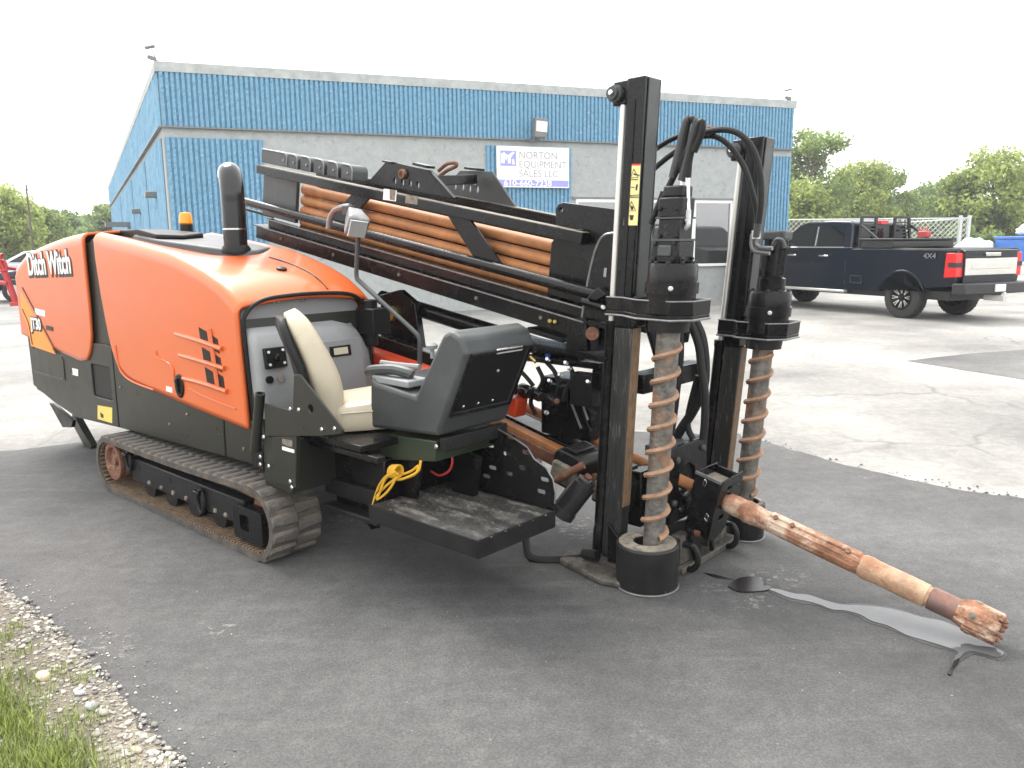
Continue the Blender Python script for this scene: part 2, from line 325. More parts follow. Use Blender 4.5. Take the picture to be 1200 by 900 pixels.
Vj = jag(V0[2:9], 0.06, 0.025, closed=False)+[V0[8]]
sheet('asphalt_drive', [(12, -8), (5.6, 3.3), (3.95, 4.62)]+jag([(3.333,5.068),(3.038,5.240),(2.740,5.586),(2.422,6.027),(2.139,6.593),(1.944,6.870)], 0.08, 0.02, False)+[(0.8, 7.1), (-1.5, 7.15)]+jag([(-3.580,6.885),(-3.918,6.690),(-4.238,6.505)], 0.1, 0.02, False)+[(-9, 5.4), (-16, 3), (-16, -8)], -0.2, 0.012, 'asphalt')
sheet('asphalt_patch', jag([(5.465,11.107), (5.807,10.268), (6.122,9.542), (9.5, 8.3), (11.5, 13.2), (7.722,12.109), (6.605,11.716)], 0.25, 0.02), -0.2, 0.004, 'patch')
sheet('verge', [(-14, 13.2), (-8, 8.3)]+Vj+V0[9:]+[(-14, -5)], -0.2, 0.017, 'verge')

# puddle: drain water running down the drive, with a dark oily head
def mat_water(name, col, rough):
    m = pm(name, col, rough, var=0.1, scale=12, spec=0.32); return m
M['water'] = mat_water('water_film', (0.105, 0.106, 0.108), 0.07)
M['oil'] = mat_water('oily_water', (0.008, 0.0075, 0.0075), 0.22)
def puddle(name, pts, mat, z):
    P = catmull([(p[0], p[1], 0) for p in pts]+[(pts[0][0], pts[0][1], 0)], 4)[:-1]
    mb = MB(); mb.plate([(p.x, p.y) for p in P], 0.0105, z, 'uv'); return mb.build(name, mat, smooth=0)
tag(puddle('puddle', [(1.215,3.726),(1.287,3.705),(1.345,3.656),(1.411,3.636),(1.463,3.580),(1.521,3.533),(1.597,3.523),(1.687,3.504),(1.757,3.468),(1.832,3.399),(1.905,3.356),(1.952,3.268),(1.974,3.177),(1.997,3.119),(2.008,3.077),(1.960,3.044),(1.917,3.079),(1.883,3.093),(1.848,3.080),(1.801,3.033),(1.756,2.987),(1.791,3.046),(1.824,3.087),(1.797,3.130),(1.734,3.189),(1.684,3.235),(1.643,3.321),(1.589,3.370),(1.568,3.429),(1.516,3.472),(1.462,3.482),(1.423,3.535),(1.376,3.572),(1.309,3.610),(1.261,3.677)], 'water', 0.0165), kind='structure')
PD = [(1.215,3.726),(1.287,3.705),(1.345,3.656),(1.411,3.636),(1.463,3.580),(1.521,3.533),(1.597,3.523),(1.687,3.504),(1.757,3.468),(1.832,3.399),(1.905,3.356),(1.952,3.268),(1.974,3.177),(1.997,3.119),(2.008,3.077),(1.960,3.044),(1.917,3.079),(1.883,3.093),(1.848,3.080),(1.801,3.033),(1.756,2.987),(1.791,3.046),(1.824,3.087),(1.797,3.130),(1.734,3.189),(1.684,3.235),(1.643,3.321),(1.589,3.370),(1.568,3.429),(1.516,3.472),(1.462,3.482),(1.423,3.535),(1.376,3.572),(1.309,3.610),(1.261,3.677)]
rd_ = random.Random(4); PE = []
for i, p in enumerate(PD):
    a, c = Vector(PD[i-1]), Vector(PD[(i+1) % len(PD)]); d = (c-a).normalized(); k = rd_.uniform(0.008, 0.028); PE.append((p[0]-d.y*k, p[1]+d.x*k))
M['damp'] = ground_mat('damp_asphalt', (0.045, 0.045, 0.046), 0.2, 6, (0.2, 0.2, 0.2), 0.3, bump=0.5, rough=0.45, spec=0.5)
tag(puddle('damp_edge', PE, 'damp', 0.0138), kind='structure')
tag(puddle('oil_puddle', [(1.051,3.740),(1.099,3.809),(1.161,3.849),(1.221,3.847),(1.240,3.796),(1.229,3.746),(1.259,3.735),(1.234,3.697),(1.167,3.679),(1.089,3.681)], 'oil', 0.0185), kind='structure')
tag(puddle('oil_drip', [(1.770,3.013),(1.801,3.033),(1.766,2.987),(1.732,2.955),(1.702,2.911),(1.692,2.918),(1.729,2.961)], 'oil', 0.0185), kind='structure')
tag(puddle('oil_drip', [(0.971,3.916),(1.018,3.894),(1.061,3.861),(1.105,3.829),(1.065,3.840),(1.010,3.862)], 'oil', 0.0145), kind='structure')

# crumbs of asphalt broken off along the joint with the old lot
random.seed(91); mb = MB()
EJ = [(3.333,5.068), (2.740,5.586), (2.139,6.593), (1.944,6.870)]
for (a, c) in zip(EJ, EJ[1:]):
    for k in range(60):
        t = random.random(); x = a[0]+(c[0]-a[0])*t+random.gauss(0, 0.035); y = a[1]+(c[1]-a[1])*t+random.gauss(0.02, 0.06); r = random.uniform(0.003, 0.013)*random.random()+0.002; z = 0.006
        mb.add([(x-r, y-r*0.7, z), (x+r, y-r*0.6, z), (x+r*0.5, y+r, z), (x-r*0.6, y+r*0.8, z), (x, y, z+r*0.8)], [(0, 1, 4), (1, 2, 4), (2, 3, 4), (3, 0, 4)])
tag(mb.build('asphalt_crumbs', 'asphalt', smooth=0, recalc=False), 'dark asphalt crumbs along the joint with the pale lot', 'crumbs', kind='stuff')
# ---------------------------------------------------------------- gravel, stones and grass on the verge
random.seed(11)
def rock_verts(r):
    sq = (random.uniform(0.8, 1.3), random.uniform(0.7, 1.1), random.uniform(0.45, 0.75)); bm = bmesh.new(); bmesh.ops.create_icosphere(bm, subdivisions=1, radius=r)
    vs = []
    a = random.uniform(0, 6.28)
    for v in bm.verts:
        c = v.co*random.uniform(0.75, 1.15); x, y, z = c.x*sq[0], c.y*sq[1], c.z*sq[2]; vs.append((x*math.cos(a)-y*math.sin(a), x*math.sin(a)+y*math.cos(a), z))
    fs = [tuple(q.index for q in f.verts) for f in bm.faces]; bm.free(); return vs, fs
proto_rocks = [rock_verts(1.0) for _ in range(14)]
def edge_x(y):      # x of the asphalt edge at world y
    for i in range(2, len(V0)-1):
        (x0, y0), (x1, y1) = V0[i], V0[i+1]
        if y1 <= y <= y0: return x0+(x1-x0)*(y0-y)/(y0-y1)
    return -2.575-(y-3.824)*1.2 if y > 3.8 else -0.5
M['stone'] = pm('limestone_chips', (0.31, 0.29, 0.255), 0.85, var=0.3, scale=30, island=0.6, bump=0.3)
M['stonegrey'] = pm('grey_stone', (0.33, 0.33, 0.34), 0.85, var=0.25, scale=20, bump=0.4)
M['stonebuff'] = pm('buff_stone', (0.52, 0.42, 0.31), 0.85, var=0.25, scale=20, bump=0.4)
mb = MB()
for k in range(5200):
    y = random.uniform(2.2, 4.4); d = random.random()**1.5*0.75; x = edge_x(y)-d+random.uniform(-0.03, 0.05)
    r = random.choice((0.003, 0.0035, 0.004, 0.005, 0.006, 0.008, 0.012))*random.uniform(0.8, 1.2)
    if d < 0: r *= 0.6
    vs, fs = random.choice(proto_rocks); mb.add([(x+p[0]*r, y+p[1]*r, 0.018+r*0.25+p[2]*r) for p in vs], fs)
for k in range(260):     # loose chips kicked onto the asphalt
    y = random.uniform(2.2, 3.9); x = edge_x(y)+random.random()**2*0.25; r = random.uniform(0.002, 0.006)
    vs, fs = random.choice(proto_rocks); mb.add([(x+p[0]*r, y+p[1]*r, 0.013+r*0.3+p[2]*r) for p in vs], fs)
tag(mb.build('gravel', 'stone', smooth=0, recalc=False), 'loose pale gravel along the asphalt edge', 'gravel', kind='stuff')
mb = MB(); random.seed(29)
for k in range(80):     # crumbs scattered over the drive
    px = random.uniform(-1.6, 3.4); py = random.uniform(2.3, 6.2); r = random.uniform(0.0015, 0.004)
    vs, fs = random.choice(proto_rocks); mb.add([(px+p[0]*r, py+p[1]*r, 0.0125+r*0.3+p[2]*r) for p in vs], fs)
tag(mb.build('stone_crumbs', 'stone', smooth=0, recalc=False), 'tiny stone crumbs scattered over the new asphalt', 'gravel', kind='stuff')
def stone(px, py, r, mat, label):
    mb = MB(); vs, fs = rock_verts(r); mb.add(vs, fs); o = mb.build('stone', mat, smooth=50, recalc=False); o.location = (px, py, 0.015+r*0.3); tag(o, label, 'stone', 'larger stones in the gravel verge')
    sm = o.modifiers.new('sub', 'SUBSURF'); sm.levels = 1; sm.render_levels = 1
random.seed(5)
for (sx, sy, r, mat, lab) in ((50,800,0.042,'stonebuff','largest cream and buff stone beside the grass tuft'), (203,894,0.020,'stone','small white stone at the bottom tip of the gravel'),
        (5,731,0.018,'stonegrey','dark grey stone at the left edge of the gravel'), (108,835,0.036,'stonegrey','grey stone in the cluster beside the asphalt edge'),
        (122,842,0.030,'stone','pale rounded stone at the lower end of the stone cluster'), (95,818,0.026,'stonegrey','small grey stone at the upper end of the stone cluster'), (115,866,0.026,'stone','white stone below the stone cluster'), (160,886,0.024,'stonebuff','buff stone near the bottom of the gravel strip')):
    q = {50: (-1.857,2.938), 203: (-1.136,2.431), 5: (-2.319,3.443), 108: (-1.556,2.729), 122: (-1.493,2.690), 95: (-1.648,2.826), 115: (-1.453,2.566), 160: (-1.275,2.469)}[sx]
    stone(q[0], q[1], r, mat, lab)
M['grass'] = pm('grass_blade', (0.23, 0.28, 0.065), 0.6, var=0.25, scale=3, col2=(0.30, 0.28, 0.10), p2=(0.62, 0.75), s2=9, island=0.35)
mb = MB(); random.seed(17)
GP = [(-2.087,3.038),(-1.724,2.759),(-1.493,2.557),(-1.335,2.416)]
def grass_edge(y):
    for (x0, y0), (x1, y1) in zip(GP, GP[1:]):
        if y1 <= y <= y0: return x0+(x1-x0)*(y0-y)/(y0-y1)
    return GP[0][0]-(y-GP[0][1])*1.0 if y > GP[0][1] else GP[-1][0]+(GP[-1][1]-y)*0.8
def blade(x, y, h, w):
    a = random.uniform(0, 6.28); ln = random.uniform(0.1, 0.75)*h; dx, dy = math.cos(a), math.sin(a); nx, ny = -dy*w/2, dx*w/2; z = 0.015
    mb.add([(x-nx, y-ny, z), (x+nx, y+ny, z), (x+dx*ln*0.35+nx*0.8, y+dy*ln*0.35+ny*0.8, z+h*0.6), (x+dx*ln*0.35-nx*0.8, y+dy*ln*0.35-ny*0.8, z+h*0.6), (x+dx*ln, y+dy*ln, z+h)], [(0, 1, 2, 3), (3, 2, 4)])
tufts = [(random.uniform(-3.4, -0.9), random.uniform(1.9, 3.6)) for _ in range(3000)]
for tx, ty in tufts:
    e = grass_edge(ty)
    if tx > e+random.gauss(0, 0.06): continue
    dens = 28 if tx < e-0.12 else 10
    for k in range(dens):
        blade(tx+random.gauss(0, 0.03), ty+random.gauss(0, 0.03), random.uniform(0.025, 0.085), random.uniform(0.0018, 0.0038))
for px, py in ((-1.691,2.923), (-1.503,2.648), (-2.197,3.274), (-2.043,3.140), (-1.807,3.001), (-2.216,3.368)):
    for k in range(45): blade(px+random.gauss(0, 0.022), py+random.gauss(0, 0.022), random.uniform(0.02, 0.055), random.uniform(0.0018, 0.0035))
tag(mb.build('grass', 'grass', smooth=0, recalc=False), 'bright green grass tufts in the near corner', 'grass', kind='stuff')

# ---------------------------------------------------------------- the building
BO = Vector((-7.257, 17.622, 0)); BD = Vector((0.937, 0.3492, 0)); BN = Vector((0.3492, -0.937, 0)); BL = 16.07; BH = 5.381
B_SIDE = Vector((-0.458, 0.889, 0))      # the long side wall runs back at slightly more than a right angle
M['wallgrey'] = pm('rough_cast_grey', (0.335, 0.355, 0.35), 0.9, var=0.10, scale=5, bump=1.0, bscale=9, col2=(0.25, 0.265, 0.26), p2=(0.57, 0.66), s2=8)
M['coping'] = pm('coping_grey', (0.36, 0.38, 0.375), 0.9, var=0.2, scale=4, bump=0.9, bscale=8)
M['blue'] = pm('blue_split_face', (0.14, 0.29, 0.415), 0.8, var=0.10, scale=9, bump=0.7, bscale=26, col2=(0.34, 0.50, 0.61), p2=(0.60, 0.70), s2=14)
M['glass'] = pm('window_glass', (0.030, 0.032, 0.032), 0.03, var=0.1, spec=1.0); M['glass'].node_tree.nodes['Principled BSDF'].inputs['IOR'].default_value = 2.0
M['frame'] = pm('white_frame', (0.75, 0.76, 0.76), 0.4, var=0.03)
M['fixture'] = pm('fixture_grey', (0.16, 0.155, 0.15), 0.45, var=0.1)
bld = empty('commercial_building', tuple(BO)); tag(bld, 'grey rendered workshop building with ribbed bright blue bands', 'building')
def FB(s, n, z):                          # facade frame -> offset from the corner; n is out of the wall
    p = BD*s+BN*n; return (p.x, p.y, z)
SN = Vector((-0.889, -0.458, 0))          # outward normal of the long side
def FS(s, n, z):
    p = B_SIDE*s+SN*n; return (p.x, p.y, z)
SLEN = 42.0
mb = MB()                                 # walls: closed body
p0, p1 = Vector((0, 0, 0)), BD*BL; p2 = p1-BN*25; p3 = B_SIDE*SLEN
for a, b, z0, z1 in ((0, 0, -0.2, BH-0.32),):
    vs = [(q.x, q.y, z) for z in (z0, z1) for q in (p0, p1, p2, p3)]
    mb.add(vs, [(0,1,2,3),(7,6,5,4),(0,4,5,1),(1,5,6,2),(2,6,7,3),(3,7,4,0)])
mb.build('wall', 'wallgrey', bld, smooth=0)
mb = MB(xf=FB); mb.box((-0.06, -0.5, BH-0.20), (BL+0.06, 0.06, BH)); mb.build('coping', 'coping', bld, smooth=0)
mb = MB(xf=FS); mb.box((0.07, -0.5, BH-0.20), (SLEN, 0.06, BH)); mb.build('coping', 'coping', bld, smooth=0)
def fluted(name, xf, s0, s1, z0, z1, pitch=0.105, depth=0.045, base=0.012, dz=0.055, seed=1, coarse=1):
    rnd = random.Random(seed); rows = []; nz = max(2, int((z1-z0)/dz)); nr = max(1, int((s1-s0)/pitch)); pt = (s1-s0)/nr
    prof = ((0.0, 0.0), (0.10, 0.0), (0.22, 1.0), (0.78, 1.0), (0.90, 0.0)) if coarse == 1 else ((0.0, 0.0), (0.25, 1.0), (0.75, 1.0))
    xs = [(s0+(i+a)*pt, h) for i in range(nr) for a, h in prof]+[(s1, 0.0)]
    for j in range(nz+1):
        z = z0+(z1-z0)*j/nz; rows.append([(x, base+h*depth*(0.72+0.42*rnd.random()), z) for x, h in xs])
    rows = [[(x, 0.0, z0) for x, h in xs]]+rows+[[(x, 0.0, z1) for x, h in xs]]
    mb = MB(xf=xf); mb.grid(rows); o = mb.build(name, 'blue', bld, smooth=0, recalc=False); return o
fluted('fluted_band', FB, 0.0, BL, 4.105, BH-0.205, seed=2)
fluted('fluted_band', FS, 0.05, SLEN, 4.105, BH-0.205, pitch=0.35, dz=0.12, seed=3, coarse=2)
fluted('fluted_panel', FB, 0.03, 2.0, 0.0, 3.88, seed=4)
fluted('fluted_panel', FB, 7.12, 9.37, 0.0, 3.93, seed=5)
fluted('fluted_panel', FB, 14.9, BL-0.01, 0.0, 3.90, seed=6)
for k, (a, b) in enumerate(((0.4, 5.2), (6.0, 12.6), (13.6, 23.0), (24.4, 40))): fluted('fluted_panel', FS, a, b, 0, 3.9, pitch=0.35, dz=0.15, seed=10+k, coarse=2)
mb = MB(xf=FB); mb.box((-0.05, 0.01, 4.07), (BL, 0.085, 4.10)); mb.build('band_trim', 'fixture', bld, smooth=0)
mb = MB(xf=FS); mb.box((0.1, 0.01, 4.07), (SLEN, 0.085, 4.10)); mb.build('band_trim', 'fixture', bld, smooth=0)
# window strip
WZ0, WZ1 = 1.0, 2.64
for (a, b) in ((9.52, 11.2), (11.26, 12.92), (12.98, 14.12)):
    w = MB(xf=FB); w.box((a, 0.0, WZ0), (b, 0.022, WZ1)); wo_ = w.build('window', 'glass', bld, smooth=0)
    f = MB(xf=FB)
    f.box((a-0.028, 0.0, WZ0-0.05), (a+0.022, 0.07, WZ1+0.05)); f.box((b-0.022, 0.0, WZ0-0.05), (b+0.028, 0.07, WZ1+0.05))
    f.box((a+0.023, 0.0, WZ0-0.05), (b-0.023, 0.068, WZ0+0.02)); f.box((a+0.023, 0.0, WZ1-0.02), (b-0.023, 0.068, WZ1+0.05)); f.build('frame', 'frame', wo_, smooth=0)
mb = MB(xf=FB); mb.box((9.4, 0.005, WZ1+0.055), (14.4, 0.03, WZ1+0.11)); mb.build('lintel', 'fixture', bld, smooth=0)
# side-wall fittings
for s, z in ((2.2, 2.75), (9, 2.6)):
    mb = MB(xf=FS); mb.box((s, 0.0, z), (s+0.35, 0.30, z+0.14)); mb.build('wall_light', 'fixture', bld, bevel=0.02)
mb = MB(xf=FS); mb.box((16, 0, 2.35), (18.5, 0.9, 2.5)); mb.build('door_canopy', 'fixture', bld)
# flood lamp over the sign
fl = empty('flood_light', tuple(BO+BD*8.35+BN*0.08+Vector((0, 0, 4.12)))); tag(fl, 'grey flood lamp bracketed to the blue band above the sign', 'flood light')
def FL(s, n, z): p = BD*s+BN*n; return (p.x, p.y, z)
mb = MB(xf=FL); mb.tube([(-0.12, -0.02, -0.06), (-0.1, 0.15, -0.08), (0.0, 0.28, 0.0)], 0.03, 8); mb.build('bracket', 'fixture', fl)
mb = MB(xf=FL); mb.plate([(-0.16, -0.02), (0.16, -0.02), (0.19, 0.40), (-0.13, 0.44)], 0.22, 0.42, 'uz'); mb.build('housing', 'fixture', fl, bevel=0.015)
mb = MB(xf=FL); mb.plate([(-0.12, 0.12), (0.155, 0.10), (0.165, 0.34), (-0.11, 0.36)], 0.42, 0.43, 'uz'); mb.build('lens', 'white', fl)
# sign
sg = empty('business_sign', tuple(BO+BD*7.36+BN*0.09+Vector((0, 0, 2.955)))); tag(sg, 'white company sign with violet phone number strip on ribbed blue panel', 'sign')
SW, SH_ = 1.90, 0.965
mb = MB(xf=FL); mb.box((0, 0, 0), (SW, 0.03, SH_)); mb.build('sign_board', 'white', sg, bevel=0.004)
mb = MB(xf=FL); mb.box((0.02, 0.03, 0.03), (SW-0.02, 0.033, 0.18)); mb.build('number_strip', 'purple', sg)
mb = MB(xf=FL); mb.box((0.09, 0.03, 0.50), (0.50, 0.033, 0.86)); lg = mb.build('logo', 'purple', sg)
mb = MB(xf=FL)
for q in ([(0.11, 0.56), (0.20, 0.56), (0.20, 0.72), (0.24, 0.62), (0.28, 0.74), (0.28, 0.56), (0.36, 0.56), (0.36, 0.70), (0.46, 0.82), (0.42, 0.84), (0.30, 0.76), (0.25, 0.76), (0.19, 0.82), (0.11, 0.78)],): mb.plate(q, 0.033, 0.035, 'uz')
mb.plate([(0.40, 0.54), (0.46, 0.54), (0.44, 0.66), (0.40, 0.66)], 0.033, 0.035, 'uz'); mb.build('logo_mark', 'white', lg)
def smx(s, z, n): return basis(BD, (0, 0, 1), BN, BD*s+BN*n+Vector((0, 0, z)))
for k, t in enumerate(('NORTON', 'EQUIPMENT', 'SALES LLC')): text('lettering', t, 0.235, 'greyink', sg, smx(0.565, 0.685-k*0.215, 0.0312), sx=0.99, offset=-0.002)
text('lettering', '610-660-7238', 0.19, 'white', sg, smx(0.17, 0.04, 0.0345), sx=1.18, offset=0.003)
# roof-corner cameras
def roof_cam(loc, label, two=True):
    r = empty('roof_light', loc); r.scale = (0.7, 0.7, 0.8); tag(r, label, 'roof light', 'lights on the roof corners')
    m = MB(); m.tube([(0, 0, 0), (-0.06, -0.02, 0.16), (-0.12, -0.03, 0.30)], 0.018, 6); m.build('pole', 'fixture', r)
    m = MB(); m.bar((-0.3, -0.05, 0.32), (-0.02, -0.02, 0.37), 0.16, 0.05); m.build('lamp_head', 'fixture', r, bevel=0.008)
    m = MB(); m.bar((-0.22, -0.05, 0.10), (-0.02, -0.02, 0.05), 0.12, 0.10); m.cyl((-0.22, -0.05, 0.10), (-0.25, -0.06, 0.11), 0.05); m.build('camera_head', 'fixture', r, bevel=0.01)
roof_cam(tuple(BO+Vector((0, 0, BH))), 'twin lamp heads on the left front roof corner')
roof_cam(tuple(BO+BD*(BL-0.1)+Vector((0, 0, BH))), 'twin lamp heads on the right front roof corner')

# ---------------------------------------------------------------- trees
M['bark'] = pm('bark', (0.11, 0.09, 0.07), 0.9, var=0.3, scale=8, bump=0.5)
def leafmat(name, col):
    m = pm(name, col, 0.6, var=0.25, scale=0.9, island=0.45, spec=0.2); nt = m.node_tree; b = nt.nodes['Principled BSDF']
    tl = nt.nodes.new('ShaderNodeBsdfTranslucent'); mx = nt.nodes.new('ShaderNodeMixShader'); mx.inputs[0].default_value = 0.5
    src = b.inputs['Base Color'].links[0].from_socket; nt.links.new(src, tl.inputs['Color']); nt.links.new(b.outputs[0], mx.inputs[1]); nt.links.new(tl.outputs[0], mx.inputs[2])
    nt.links.new(mx.outputs[0], nt.nodes['Material Output'].inputs['Surface']); return m
M['leafA'] = leafmat('leaf_mid', (0.23, 0.30, 0.105)); M['leafB'] = leafmat('leaf_yellow_green', (0.33, 0.39, 0.12)); M['leafC'] = leafmat('leaf_deep', (0.19, 0.26, 0.105))
def tree(name, loc, h, rad, leaf, label, seed, nleaf=5200, trunk_h=0.28, tall=1.0, size=0.2):
    rnd = random.Random(seed); t = empty(name, loc); tag(t, label, 'tree', 'trees around the lot')
    mb = MB(); tr = h*0.022
    mb.tube([(0, 0, -0.3), (rnd.uniform(-.1, .1), rnd.uniform(-.1, .1), h*0.3), (rnd.uniform(-.2, .2), rnd.uniform(-.2, .2), h*0.62), (0, 0, h*0.9)], lambda q: tr*(1-0.85*q), 7)
    ends = []
    for k in range(11):
        z0 = h*rnd.uniform(trunk_h, 0.72); a = rnd.uniform(0, 6.28); ln = rad*rnd.uniform(0.6, 0.95); e = Vector((math.cos(a)*ln, math.sin(a)*ln, z0+h*rnd.uniform(0.1, 0.24)))
        mb.tube([(0, 0, z0), (e.x*0.5, e.y*0.5, z0+(e.z-z0)*0.4), e], lambda q: tr*0.42*(1-0.8*q), 5, n=4); ends.append(e)
    mb.build('trunk', 'bark', t)
    clumps = []
    for k in range(64):
        zt = rnd.random(); z = h*(trunk_h+0.02+(1-trunk_h-0.05)*zt); w = rad*(math.sin(math.pi*(0.22+0.72*zt**0.9)))**0.65; a = rnd.uniform(0, 6.28); q = w*math.sqrt(rnd.uniform(0.1, 1.0))
        clumps.append((Vector((math.cos(a)*q, math.sin(a)*q, z)), rad*rnd.uniform(0.18, 0.40)))
    for e in ends: clumps.append((e, rad*rnd.uniform(0.22, 0.34)))
    cm = MB(); tot = sum(c[1]**2 for c in clumps)
    for c, cr in clumps:
        for k in range(int(nleaf*cr*cr/tot)):
            d = Vector((rnd.gauss(0, 1), rnd.gauss(0, 1), rnd.gauss(0, 1))).normalized()*cr*(rnd.random()**0.45)*rnd.uniform(0.8, 1.25); d.z *= 0.75
            p = c+d; s = size*rnd.uniform(0.6, 1.3); n = Vector((rnd.gauss(0, 1), rnd.gauss(0, 1), rnd.gauss(0.6, 1))).normalized(); x = n.orthogonal().normalized(); y = n.cross(x)
            aa = rnd.uniform(0, 6.28); x, y = x*math.cos(aa)+y*math.sin(aa), y*math.cos(aa)-x*math.sin(aa)
            cm.add([p-x*s, p+y*s*0.5, p+x*s, p-y*s*0.5], [(0, 1, 2, 3)])
    cm.build('crown', leaf, t, smooth=0, recalc=False)
def at(px, d): return ((px-600)/950*d*0.987+0.009*d*0, d, 0)
TREES = [(946, 60, 9.4, 2.9, 'leafA', 'tallest slim green tree right of the building'), (1000, 66, 7.4, 2.9, 'leafB', 'yellow-green tree above the truck cab'), (1035, 70, 7.3, 3.0, 'leafA', 'mid green tree above the truck bed'),
         (1085, 80, 6.4, 3.0, 'leafC', 'low deep green tree between the two larger crowns'), (1125, 62, 6.2, 2.7, 'leafA', 'green tree behind the fence corner post'), (1160, 60, 7.6, 3.3, 'leafB', 'broad light green tree above the truck tailgate'), (1200, 62, 6.8, 3.0, 'leafA', 'green tree cut by the right edge of the picture'),
         (1225, 66, 7.5, 3.4, 'leafC', 'deep green tree at the far right'), (960, 82, 5.6, 3.2, 'leafC', 'dark low tree behind the slim tall one'), (1060, 88, 5.8, 3.6, 'leafC', 'dark low tree behind the truck rack'), (920, 90, 6.0, 3.2, 'leafC', 'dark tree beside the building edge'),
         (932, 58, 5.2, 2.6, 'leafB', 'short bushy tree at the foot of the slim tall one'), (8, 58, 5.3, 2.6, 'leafB', 'yellow-green tree at the left edge above the parked car'), (-25, 60, 6.2, 3.2, 'leafB', 'yellow-green tree cut off by the left edge'), (45, 66, 4.6, 2.6, 'leafA', 'green tree behind the red machine'), (75, 84, 4.6, 3.0, 'leafC', 'low hazy tree left of the orange hood'), (105, 92, 4.3, 3.0, 'leafC', 'small hazy tree beside the long building wall'), (130, 90, 5.6, 2.6, 'leafA', 'green tree at the far end of the building')]
for i, (px, d, h, rad, lf, lab) in enumerate(TREES):
    tree('broadleaf_tree', at(px, d), h, rad, lf, lab, 40+i, nleaf=9500, trunk_h=0.12, size=0.17 if d < 75 else 0.22)
M['hedge'] = leafmat('hedge_leaf', (0.18, 0.245, 0.095))
random.seed(23)
def hedge(name, x0, x1, d, h, label, n=5000):
    mb = MB()
    for k in range(n):
        x = random.uniform(x0, x1); p = at(x, d+random.uniform(-2, 2)); hh = h*(0.75+0.35*math.sin(x*0.11)*math.sin(x*0.037+1)); z = hh*random.random()**0.7
        s = random.uniform(0.10, 0.24); n_ = Vector((random.gauss(0, 1), random.gauss(0, 1), random.gauss(0.5, 1))).normalized(); a = n_.orthogonal().normalized(); b = n_.cross(a); q = Vector((p[0], p[1], z))
        mb.add([q-a*s, q+b*s*0.6, q+a*s, q-b*s*0.6], [(0, 1, 2, 3)])
    tag(mb.build(name, 'hedge', smooth=0, recalc=False), label, 'bushes', kind='stuff')
hedge('undergrowth', 895, 1290, 54, 2.6, 'mass of green undergrowth behind the chain link fence', 15000)
hedge('undergrowth', -120, 160, 75, 2.9, 'hazy mass of green undergrowth left of the building', 8000)
# utility pole far left
up_ = empty('utility_pole', at(41, 50)); tag(up_, 'thin grey utility pole against the left trees', 'utility pole')
mb = MB(); mb.cyl((0, 0, 0), (0, 0, 5.2), 0.07, 0.05, 8); mb.build('pole', 'bark', up_)
mb = MB(); mb.bar((-0.35, 0, 4.9), (0.35, 0, 4.9), 0.05, 0.06); mb.build('crossarm', 'bark', up_)

# ---------------------------------------------------------------- chain link fence
M['galv'] = pm('galvanised_steel', (0.55, 0.56, 0.56), 0.4, metal=0.6, var=0.1)
fn = empty('chain_link_fence', (10.9, 33.5, 0)); tag(fn, 'galvanised chain link fence behind the dark blue pickup', 'fence')
FW, FH = 7.7, 2.40
posts = [0, 2.5, 5.0, 7.35, 7.7]
for x in posts: mb = MB(); mb.cyl((x, 0, 0), (x, 0, FH+(0.12 if x > 7 else 0.04)), 0.045 if x < 7 else 0.07, seg=10); mb.build('post', 'galv', fn)
mb = MB(); mb.cyl((0, 0, FH), (FW, 0, FH), 0.028, seg=8); mb.build('top_rail', 'galv', fn)
mb = MB(); mb.cyl((7.7, 0, FH), (9.3, 9, FH), 0.03, seg=8); mb.build('top_rail', 'galv', fn)
mb = MB(); st = 0.21
def wire(a, b, r=0.007): mb.bar(a, b, r*2, r*2, up=(0, 1, 0.01))
k = -FH
while k < FW:
    x0, z0 = max(k, 0), max(0, -k); x1 = min(k+FH, FW); wire((x0, 0.0, z0), (x1, 0.0, x1-k))
    wire((x0, 0.012, FH-z0), (x1, 0.012, FH-(x1-k))); k += st
me_ = mb.build('mesh_wire', 'galv', fn, smooth=0, recalc=False); me_['kind'] = 'stuff'

# ---------------------------------------------------------------- pickup truck (local x forward, y left)
M['truckpaint'] = pm('midnight_blue_paint', (0.0022, 0.004, 0.010), 0.25, var=0.1, scale=2, coat=0.3, spec=0.3)
M['trim'] = pm('black_trim', (0.018, 0.018, 0.019), 0.5, var=0.15)
M['autoglass'] = pm('dark_tinted_glass', (0.008, 0.010, 0.010), 0.05, var=0.1, spec=0.4)
M['tyre'] = pm('tyre_rubber', (0.028, 0.027, 0.026), 0.8, var=0.2, scale=20, bump=0.3)
M['taillamp'] = pm('red_lens', (0.60, 0.02, 0.02), 0.2, var=0.06)
M['satin'] = pm('satin_silver', (0.62, 0.61, 0.57), 0.35, metal=0.6, var=0.06)
tk = empty('pickup_truck', (9.063, 17.504, 0), R(115)); tag(tk, 'dark blue crew cab pickup with black rack and silver tailgate', 'pickup truck')
HW = 0.985
def arch(cx, r, z0, n=12): return [(cx+r*math.cos(math.pi*i/n), max(z0, 0.44+r*math.sin(math.pi*i/n))) for i in range(n+1)]
low = 0.56
prof = [(-1.18, 0.72), (-1.22, 1.06), (-1.20, 1.43), (1.36, 1.43), (1.38, 1.47), (3.78, 1.45), (4.6, 1.44), (5.22, 1.36), (5.36, 1.18), (5.36, 0.68), (5.1, 0.60)]+arch(4.47, 0.54, low)+[(3.9, 0.53), (0.6, 0.53)]+arch(0, 0.54, 0.62)[0:]+[(-0.58, 0.66)]
